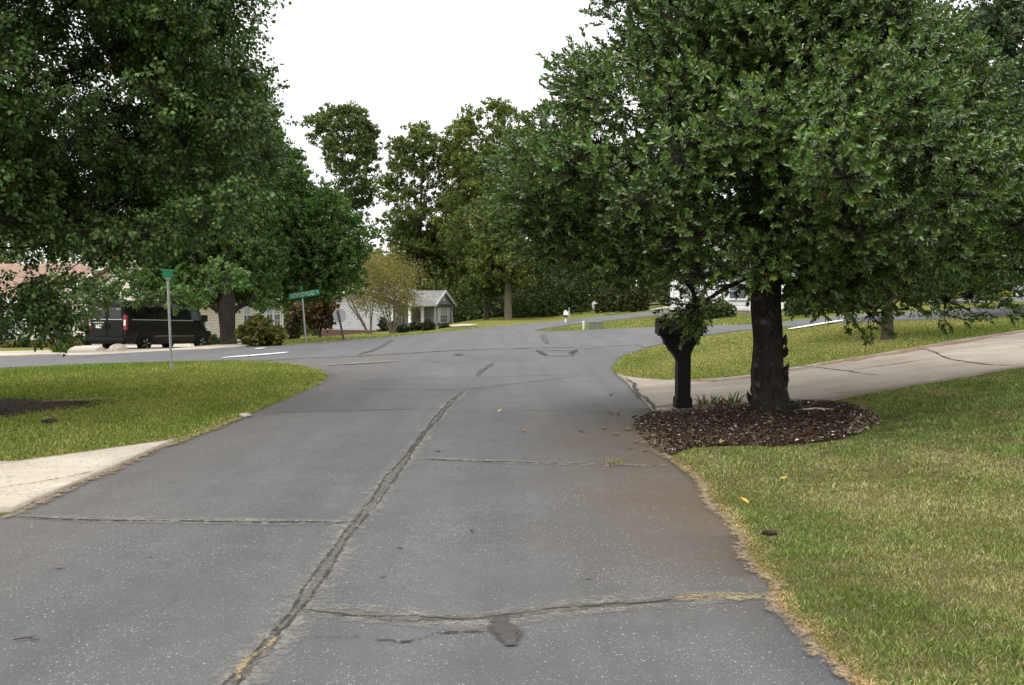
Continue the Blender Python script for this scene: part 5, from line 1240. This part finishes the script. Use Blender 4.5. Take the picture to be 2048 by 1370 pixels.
MULCH = smooth_line(gxy([(1272, 852), (1312, 828), (1400, 814), (1500, 808), (1600, 808), (1700, 818), (1738, 836), (1728, 860), (1680, 880), (1560, 894), (1450, 890), (1375, 897), (1335, 915), (1300, 880)]), 1, True)
def mound_r(x, y): return 0.09 * math.exp(-(((x - HX) / 1.3) ** 2 + ((y - HY) / 0.7) ** 2)) - 0.004
sheet('mulch_bed', resample(MULCH, .12, .02, True), M['mulchbed'], 0.012, mound=lambda x, y: mound_r(x, y) * 1.0)
MULCH_L = smooth_line(gxy([(-420, 812), (-200, 800), (0, 798), (110, 803), (190, 806), (200, 812), (120, 820), (60, 829), (0, 838), (-200, 856), (-420, 850)]), 1, True)
sheet('mulch_bed', resample(MULCH_L, .15, .03, True), M['mulchbed'], 0.014)
ribbon('bare_soil', gxy([(85, 812), (130, 808), (185, 806), (215, 804)]), .5, M['clay'], .04, bpy.data.objects['mulch_bed.001'], .04)

def chips(name, poly, n, rs, mound, off, pal, spill=0.0):
    xs = [p[0] for p in poly]; ys = [p[1] for p in poly]; P = np.zeros((0, 2))
    c = np.mean(poly, 0)
    big = [tuple(c + (np.array(p) - c) * (1 + spill * (0.3 + random.random()))) for p in poly]
    while len(P) < n:
        q = np.c_[rs.uniform(min(xs) - .3, max(xs) + .3, n), rs.uniform(min(ys) - .3, max(ys) + .3, n)]; P = np.r_[P, q[inside(big, q)]]
    P = P[:n]; z = terrain(P[:, 0], P[:, 1]) + off + mound(P[:, 0], P[:, 1]) + rs.uniform(0, .022, n)
    D = unit(np.c_[rs.normal(size=(n, 2)), rs.normal(size=n) * .28]); Nn = np.array([0, 0, 1]) + rs.normal(size=(n, 3)) * .35
    L = rs.uniform(.015, .055, n); V, F = quads_geo(np.c_[P, z], D, Nn, L, L * rs.uniform(.3, .75, n))
    o = np_mesh(name, V, F, leaf_colors(rs, n, np.arange(n) // 6, pal, .3, 4), M['chip']); return tag(o, kind='stuff')
PAL = [((.040, .027, .018), 8), ((.075, .050, .034), 5), ((.12, .082, .056), 3), ((.24, .20, .165), 1.2), ((.48, .45, .40), .5), ((.13, .07, .04), .6)]
o = chips('mulch', MULCH, 24000, np.random.RandomState(50), lambda x, y: 0.09 * np.exp(-(((x - HX) / 1.3) ** 2 + ((y - HY) / 0.7) ** 2)), .018, PAL, .05); tag(o, 'dark bark mulch and dry leaf litter round the holly trunk', 'mulch')
o = chips('mulch', gxy([(1650, 812), (1740, 822), (1765, 846), (1735, 866), (1690, 872), (1712, 842)]), 1500, np.random.RandomState(52), lambda x, y: 0 * x + .012, .018, [((.30, .25, .19), 3), ((.18, .13, .09), 3), ((.07, .05, .035), 3)], .1); tag(o, 'pale dry leaf litter along the right rim of the holly mulch', 'litter')
o = chips('mulch', MULCH_L, 3500, np.random.RandomState(51), lambda x, y: 0 * x, .02, PAL[:3] + [((.18, .10, .06), 3)], .20); tag(o, 'dark mulch patch at the left edge of the lawn', 'mulch')

def grass(name, label, poly, n, seed, h, w, wd, d0, p, palf, edges, holes=(), hs_=.8):
    rs = np.random.RandomState(seed); xs = [q[0] for q in poly]; ys = [q[1] for q in poly]; P = np.zeros((0, 2))
    while len(P) < n:
        q = np.c_[rs.uniform(min(xs), max(xs), n * 2), rs.uniform(min(ys), max(ys), n * 2)]
        d = np.hypot(q[:, 0], q[:, 1]); k = rs.rand(len(q)) < np.minimum(1, (d0 / d)) ** p
        k &= np.abs(q[:, 0]) < 0.66 * q[:, 1] + 1.2
        q = q[k]; q = q[inside(poly, q)]
        for hl in holes:
            cc = np.mean(hl, 0); q = q[~inside([tuple(cc + (np.array(z) - cc) * (hs_ + .25 * rs.rand())) for z in hl], q)]
        P = np.r_[P, q]
    P = P[:n]; d = np.hypot(P[:, 0], P[:, 1]); z = terrain(P[:, 0], P[:, 1])
    ed = edge_dist(edges, P)
    C, hs, lie = palf(P, ed, rs)
    wdt = w * np.maximum(1, d / wd) * rs.uniform(.6, 1.3, n); hh = h * hs * rs.uniform(.5, 1.35, n)
    a = rs.uniform(0, 6.283, n); lean = np.abs(rs.normal(size=n)) * .55 + lie; b = rs.uniform(0, 6.283, n)
    up = unit(np.c_[np.cos(a) * lean, np.sin(a) * lean, np.ones(n)]); S = np.c_[np.cos(b), np.sin(b), np.zeros(n)]
    base = np.c_[P, z + .002]; tip = base + up * hh[:, None]; mid = base + (up * .55 + np.array([0, 0, .12])) * hh[:, None]
    V = np.stack([base - S * wdt[:, None] * .5, base + S * wdt[:, None] * .5, mid + S * wdt[:, None] * .42, tip, mid - S * wdt[:, None] * .42], 1).reshape(-1, 3)
    i = (np.arange(n) * 5)[:, None]; F = np.concatenate([i + np.array([[0, 1, 2, 4]]), i + np.array([[4, 2, 3, 3]])], 1).reshape(-1, 4)
    F = (i + np.array([[0, 1, 2, 3]])) * 0 + 0
    V = np.stack([base - S * wdt[:, None] * .5, base + S * wdt[:, None] * .5, mid + S * wdt[:, None] * .4 + (tip - mid) * .15, tip], 1).reshape(-1, 3)
    i = (np.arange(n) * 4)[:, None]; F = i + np.array([[0, 1, 2, 3]])
    o = np_mesh(name, V, F, np.repeat(C, 4, 0), M['blade']); return tag(o, label, 'grass', kind='stuff')
nA, nB, nC = make_noise(1.3, 12, 4), make_noise(4.5, 12, 8), make_noise(16, 14, 9)
GREEN, LIME, OLIVE, STRAW, TAN = map(np.array, ((.142, .182, .056), (.180, .225, .064), (.225, .212, .080), (.41, .36, .20), (.38, .29, .17)))
def mixpal(rs, g, straw):
    n = len(g); r = rs.rand(n)
    C = np.where((r < straw)[:, None], STRAW, np.where((r < straw + (1 - straw) * (1 - g))[:, None], OLIVE, np.where((rs.rand(n) < .4)[:, None], LIME, GREEN)))
    return C * np.clip(1 + .36 * rs.normal(size=n), .3, 1.9)[:, None]
def pal_right(P, ed, rs):
    far = np.clip((P[:, 1] - 6.2) / 2.4, 0, 1); v = nA(P) * .17 + nB(P) * .20 + nC(P) * .16
    g = np.clip(.46 + .28 * far + v, .03, .95); st = np.clip(.43 - .27 * far - v * .8, .04, .85)
    e = np.clip(1 - ed / .16, 0, 1); st = np.maximum(st, e * .9); C = mixpal(rs, g, st); t = e > rs.rand(len(e)) * .9
    C[t] = TAN * (1 + .3 * rs.normal(size=(t.sum(), 1))).clip(.4, 1.6) * np.array([1.15, 1.05, 1.0])
    return C * (1 + .16 * nC(P))[:, None], np.where(ed < .12, .7, 1.0) * (1 + .12 * nA(P) + .25 * nC(P)).clip(.4, 2), .3 + .9 * e
def pal_left(P, ed, rs):
    v = nA(P) * .22 + nB(P) * .14; k = np.clip((P[:, 0] + 9) / 5, 0, 1) * .22
    g = np.clip(.55 + v - k, .05, .95); st = np.clip(.17 - v * .35 + k * .4, .03, .6); e = np.clip(1 - ed / .45, 0, 1) * .55
    C = mixpal(rs, g * (1 - e), np.maximum(st, e)) * np.array([1.02, 1.10, .70]); return C, 1 + .1 * nA(P), .2 + .4 * e
def pal_corner(P, ed, rs):
    v = nA(P) * .22 + nB(P) * .08; g = np.clip(.34 + v, .05, .9); st = np.clip(.30 - v * .5, .05, .7); e = np.clip(1 - ed / .4, 0, 1) * .4
    return mixpal(rs, g * (1 - e), np.maximum(st, e)) * np.array([1.02, 1.08, .80]), 1 + .1 * nA(P), .2 + 0 * e
road_r = ROAD_R[5:]
low = drive_lo[1:5]
polyA = ROAD_R[5:] + [(2.58, 2.2), (2.6, 1.5), (7, 1.5), (14, 13.5)] + drive_lo[1:5] + gxy([(1742, 800), (1740, 836), (1728, 862), (1680, 883), (1560, 897), (1450, 893), (1380, 900)])
grass('grass', 'half dry lawn at the lower right beside the road', polyA, 300000, 60, .029, .0032, 4.6, 4.2, 1.35, pal_right, ROAD_R[5:] + [(2.58, 2.2)])
polyB = LAWN_L_EDGE + LAWN_L_TOP[1:] + [(-19, 23), (-19, 12)] + gxy([(-300, 985), (0, 934), (120, 917), (250, 898), (330, 888)])
grass('grass', 'green and yellow lawn on the left under the pear tree', polyB, 190000, 61, .040, .0075, 12, 10, 1.3, pal_left, LAWN_L_EDGE, [MULCH_L])
polyC = gxy([(1221, 744), (1228, 729), (1248, 712), (1292, 698), (1400, 675), (1500, 662), (1700, 647), (1850, 641), (2048, 635), (2200, 632)]) + drive_up[::-1][1:]
grass('grass', 'yellowish corner lawn between the driveway and the cross street', polyC, 130000, 62, .040, .009, 16, 15, 1.2, pal_corner, polyC[:5])
polyD = gxy([(1074, 663.4), (1088, 660), (1152, 650.5), (1232, 643), (1320, 633.5), (1400, 629), (1560, 633), (1640, 630), (1560, 644), (1490, 649), (1320, 653), (1200, 658), (1112, 662.5)])
grass('grass', 'mown grass island holding the green utility box', polyD, 50000, 63, .06, .02, 40, 30, 1.0, pal_corner, polyD[:4])
polyE = gxy([(440, 697), (560, 691), (700, 679.5), (800, 671.5), (900, 663), (985, 653.5), (900, 657), (860, 664), (740, 668), (640, 669), (560, 672), (440, 692)])
grass('grass', 'grass verge in front of the gray house across the junction', polyE, 50000, 64, .06, .02, 40, 35, 1.0, pal_corner, polyE[:5])
polyF = gxy([(1240, 631), (1290, 624.5), (1345, 619.5), (1345, 611), (1290, 612), (1200, 622), (1210, 630)])
grass('grass', 'grass in front of the arborvitae row', polyF, 16000, 65, .07, .03, 60, 45, 1.0, pal_corner, polyF[:3])
polyG = gxy([(2300, 609), (2048, 612), (1900, 620), (1880, 612), (1960, 606.5), (2048, 606), (2300, 604)])
grass('grass', 'grass strip between the right street and the car park', polyG, 16000, 66, .06, .02, 40, 30, 1.0, pal_corner, polyG[:3])
# tufts spilling over the mulch edge and in the road crack
def tuft(name, c, n, h, col, label, cat, spread=.08, seed=1, wide=.008):
    rs = np.random.RandomState(seed); a = rs.uniform(0, 6.28, n); r = spread * np.sqrt(rs.rand(n)); base = np.c_[np.cos(a) * r, np.sin(a) * r, np.zeros(n)]
    D = unit(np.c_[np.cos(a) * .6 + rs.normal(size=n) * .3, np.sin(a) * .6 + rs.normal(size=n) * .3, np.ones(n)]); L = h * rs.uniform(.5, 1.2, n)
    V, F = leaves_geo(base, D, np.c_[rs.normal(size=(n, 2)), np.full(n, .3)], L, wide, .1, .35, (.2, 1, .7, .7))
    o = np_mesh(name, V, F, leaf_colors(rs, n, np.arange(n) // 4, col, .25, 6), M['blade']); o.location = c + Vector((0, 0, .02)); return tag(o, label, cat)
tuft('weed', at(1228, 932), 40, .06, [((.34, .27, .12), 2), ((.20, .19, .06), 1)], 'dry straw weed growing in the road crack', 'weed', .10, 1)
c = at(1420, 815); tuft('daylily', c, 40, .17, [((.13, .17, .04), 2), ((.17, .15, .05), 1)], 'grassy plant between the mailbox post and the holly', 'plant', .13, 2, .014)
tuft('seedling', at(1466, 812), 14, .20, [((.10, .15, .03), 2)], 'thin leafy seedling at the back edge of the mulch', 'plant', .05, 3, .03)
tuft('seedling', at(1440, 818), 16, .14, [((.05, .045, .03), 2), ((.10, .05, .04), 1)], 'dark purplish sprout beside the grassy plant', 'plant', .06, 4, .03)
tuft('seedling', at(1583, 838), 14, .20, [((.06, .08, .03), 2)], 'small sprout at the right foot of the holly trunk', 'plant', .05, 5, .02)
tuft('weed', at(120, 708), 60, .45, [((.12, .18, .03), 2), ((.16, .19, .04), 1)], 'bright weeds round the foot of the knobbly sapling', 'weed', .2, 6, .035)

# fallen leaves, twigs and clods
def leaf_mesh(name, L, mat_):
    V, F = leaves_geo(np.zeros((1, 3)), np.array([[1., 0, .05]]), np.array([[0, 0, 1.]]), L, L * .6, .35, -.12); o = np_mesh(name, V - np.array([L / 2, 0, 0]), F, None, M[mat_]); return o
def scatter(name, proto, spots, label, cat, group, rs, off=.03, labels=None):
    for i, s in enumerate(spots):
        o = proto if i == 0 else proto.copy()
        if i: COL.objects.link(o)
        o.location = at(*s) + Vector((0, 0, off)); o.rotation_euler = (rs.uniform(-.25, .25), rs.uniform(-.25, .25), rs.uniform(0, 6.28)); o.scale = [rs.uniform(.75, 1.25)] * 3
        tag(o, labels[i] if labels else label, cat, group)
rs = np.random.RandomState(71)
scatter('fallen_leaf', leaf_mesh('fallen_leaf', .09, 'yleaf'), [(1466, 909), (1568, 968), (1488, 1014), (1445, 893), (1465, 842), (1632, 858), (1540, 853), (185, 848), (300, 880), (1000, 828), (640, 770)], 'small yellow leaf fallen on the ground', 'leaf', 'fallen yellow leaves', rs, .045)
scatter('fallen_leaf', leaf_mesh('fallen_leaf', .11, 'bleaf'), [(1222, 831), (1236, 832), (1270, 838), (1255, 862), (1272, 888), (1258, 901), (1224, 793), (1165, 866), (1046, 865), (876, 905), (1230, 872), (1290, 905), (1206, 860)], 'dry brown leaf lying on the asphalt', 'leaf', 'fallen brown leaves', rs, .022)
scatter('fallen_leaf', leaf_mesh('fallen_leaf', .05, 'bleaf'), [(300, 1118), (118, 1141), (944, 1068), (1175, 1162), (765, 1158), (800, 1100)], 'tiny dark leaf scrap on the near asphalt', 'leaf', 'dark leaf scraps', rs, .02)
m_ = MB(); m_.tube([(-.22, 0, 0), (-.05, .02, .012), (.1, -.01, .008), (.24, .02, 0)], [.012, .014, .011, .006], 6); st = m_.build('stick', M['stone']); st.location = at(1640, 832) + Vector((0, 0, .08)); tag(st, 'pale stick lying on the mulch right of the holly trunk', 'stick')
m_ = MB(); m_.tube([(-.10, 0, .01), (0, .02, .02), (.1, 0, .01)], [.006, .007, .004], 5); m_.tube([(0, .02, .02), (.04, .07, .015)], [.005, .003], 5); st = m_.build('stick', M['twig']); st.scale = (.6, .6, .6); st.location = at(52, 1288) + Vector((0, 0, .015)); tag(st, 'short dark twig on the asphalt at the lower left', 'stick')
for i, (px, py, s_, lab) in enumerate([(1541, 1074, .032, 'small dark clod in the right hand lawn'), (101, 848, .07, 'dark clump of earth on the left lawn'), (490, 836, .06, 'pale broken edge piece where the left lawn meets the road')]):
    b = at(px, py); bm = bmesh.new(); bmesh.ops.create_icosphere(bm, subdivisions=2, radius=s_); nf = make_noise(40, 8, i + 3)
    for v in bm.verts: v.co *= 1 + .22 * float(nf(np.array([list(v.co)]))[0]); v.co.z *= .5; v.co.x *= 1.5
    me = bpy.data.meshes.new('clod'); bm.to_mesh(me); bm.free(); o = link_mesh('clod', me, M['stone'] if i == 2 else M['mulchbed']); o.location = b + Vector((0, 0, .03)); tag(o, lab, 'clod')

# ================================================================== CAMERA, SKY, LIGHT
cam = bpy.data.cameras.new('camera'); co = bpy.data.objects.new('camera', cam); COL.objects.link(co); sc.camera = co
cam.sensor_fit = 'HORIZONTAL'; cam.sensor_width = 36; cam.lens = F_ / W_ * 36; cam.clip_start = .05; cam.clip_end = 3000
co.location = (0, 0, CAMH); co.rotation_euler = (math.pi / 2 - PITCH, 0, 0)

SUN_EL, SUN_AZ = 58, 215     # degrees; azimuth clockwise from +Y
w = bpy.data.worlds.new('World'); sc.world = w; w.use_nodes = True; nt = w.node_tree
bg = nt.nodes['Background']; sky = nt.nodes.new('ShaderNodeTexSky'); sky.sky_type = 'NISHITA'; sky.sun_disc = False
sky.sun_elevation = R(SUN_EL); sky.sun_rotation = R(SUN_AZ); sky.dust_density = 4.0; sky.air_density = 1.2
bw_ = nt.nodes.new('ShaderNodeRGBToBW'); nt.links.new(sky.outputs[0], bw_.inputs[0])
# an even cloud layer over the clear sky
cl = mixc(nt, 0.94, sky.outputs[0], (1, 1, 1)); mixn = cl.node
cld = nt.nodes.new('ShaderNodeMix'); cld.data_type = 'RGBA'; cld.inputs[0].default_value = .75
nt.links.new(bw_.outputs[0], cld.inputs[6]); cld.inputs[7].default_value = (9.2, 9.2, 9.2, 1)
gz = nt.nodes.new('ShaderNodeSeparateXYZ'); nt.links.new(nt.nodes.new('ShaderNodeTexCoord').outputs['Generated'], gz.inputs[0])
gr = math_(nt, 'ADD', math_(nt, 'MULTIPLY', math_(nt, 'MAXIMUM', gz.outputs[2], 0.0), 0.62), 0.74)      # overcast: brighter overhead than at the horizon
cg = mixc(nt, 1.0, cld.outputs[2], gr, 'MULTIPLY'); nt.links.new(cg, mixn.inputs[7]); nt.links.new(cl, bg.inputs['Color'])
bg.inputs['Strength'].default_value = .15
sl = bpy.data.lights.new('sun', 'SUN'); sl.energy = 1.0; sl.angle = R(14); sl.color = (1, .965, .91)
so = bpy.data.objects.new('sun', sl); COL.objects.link(so)
az, el = R(SUN_AZ), R(SUN_EL); dirv = Vector((math.sin(az) * math.cos(el), math.cos(az) * math.cos(el), math.sin(el)))
so.rotation_euler = dirv.to_track_quat('Z', 'Y').to_euler(); so.location = (-10, -10, 30)

sc.view_settings.view_transform = 'Standard'; sc.view_settings.look = 'None'; sc.view_settings.gamma = 1; sc.view_settings.exposure = 0.6
try: sc.view_settings.use_curve_mapping = False
except Exception: pass
cy = sc.cycles; cy.max_bounces = 6; cy.diffuse_bounces = 3; cy.glossy_bounces = 2; cy.transmission_bounces = 3; cy.transparent_max_bounces = 12
cy.caustics_reflective = False; cy.caustics_refractive = False; cy.sample_clamp_indirect = 6
cy.use_denoising = True
try: cy.denoiser = 'OPENIMAGEDENOISE'
except Exception: pass

#print('DIST', QY, [tuple(round(c,1) for c in bpy.data.objects[n].location) for n in ('street_name_sign','street_name_sign.001','stop_sign','parked_van','cream_house','gray_house','holly_tree','pear_tree')])
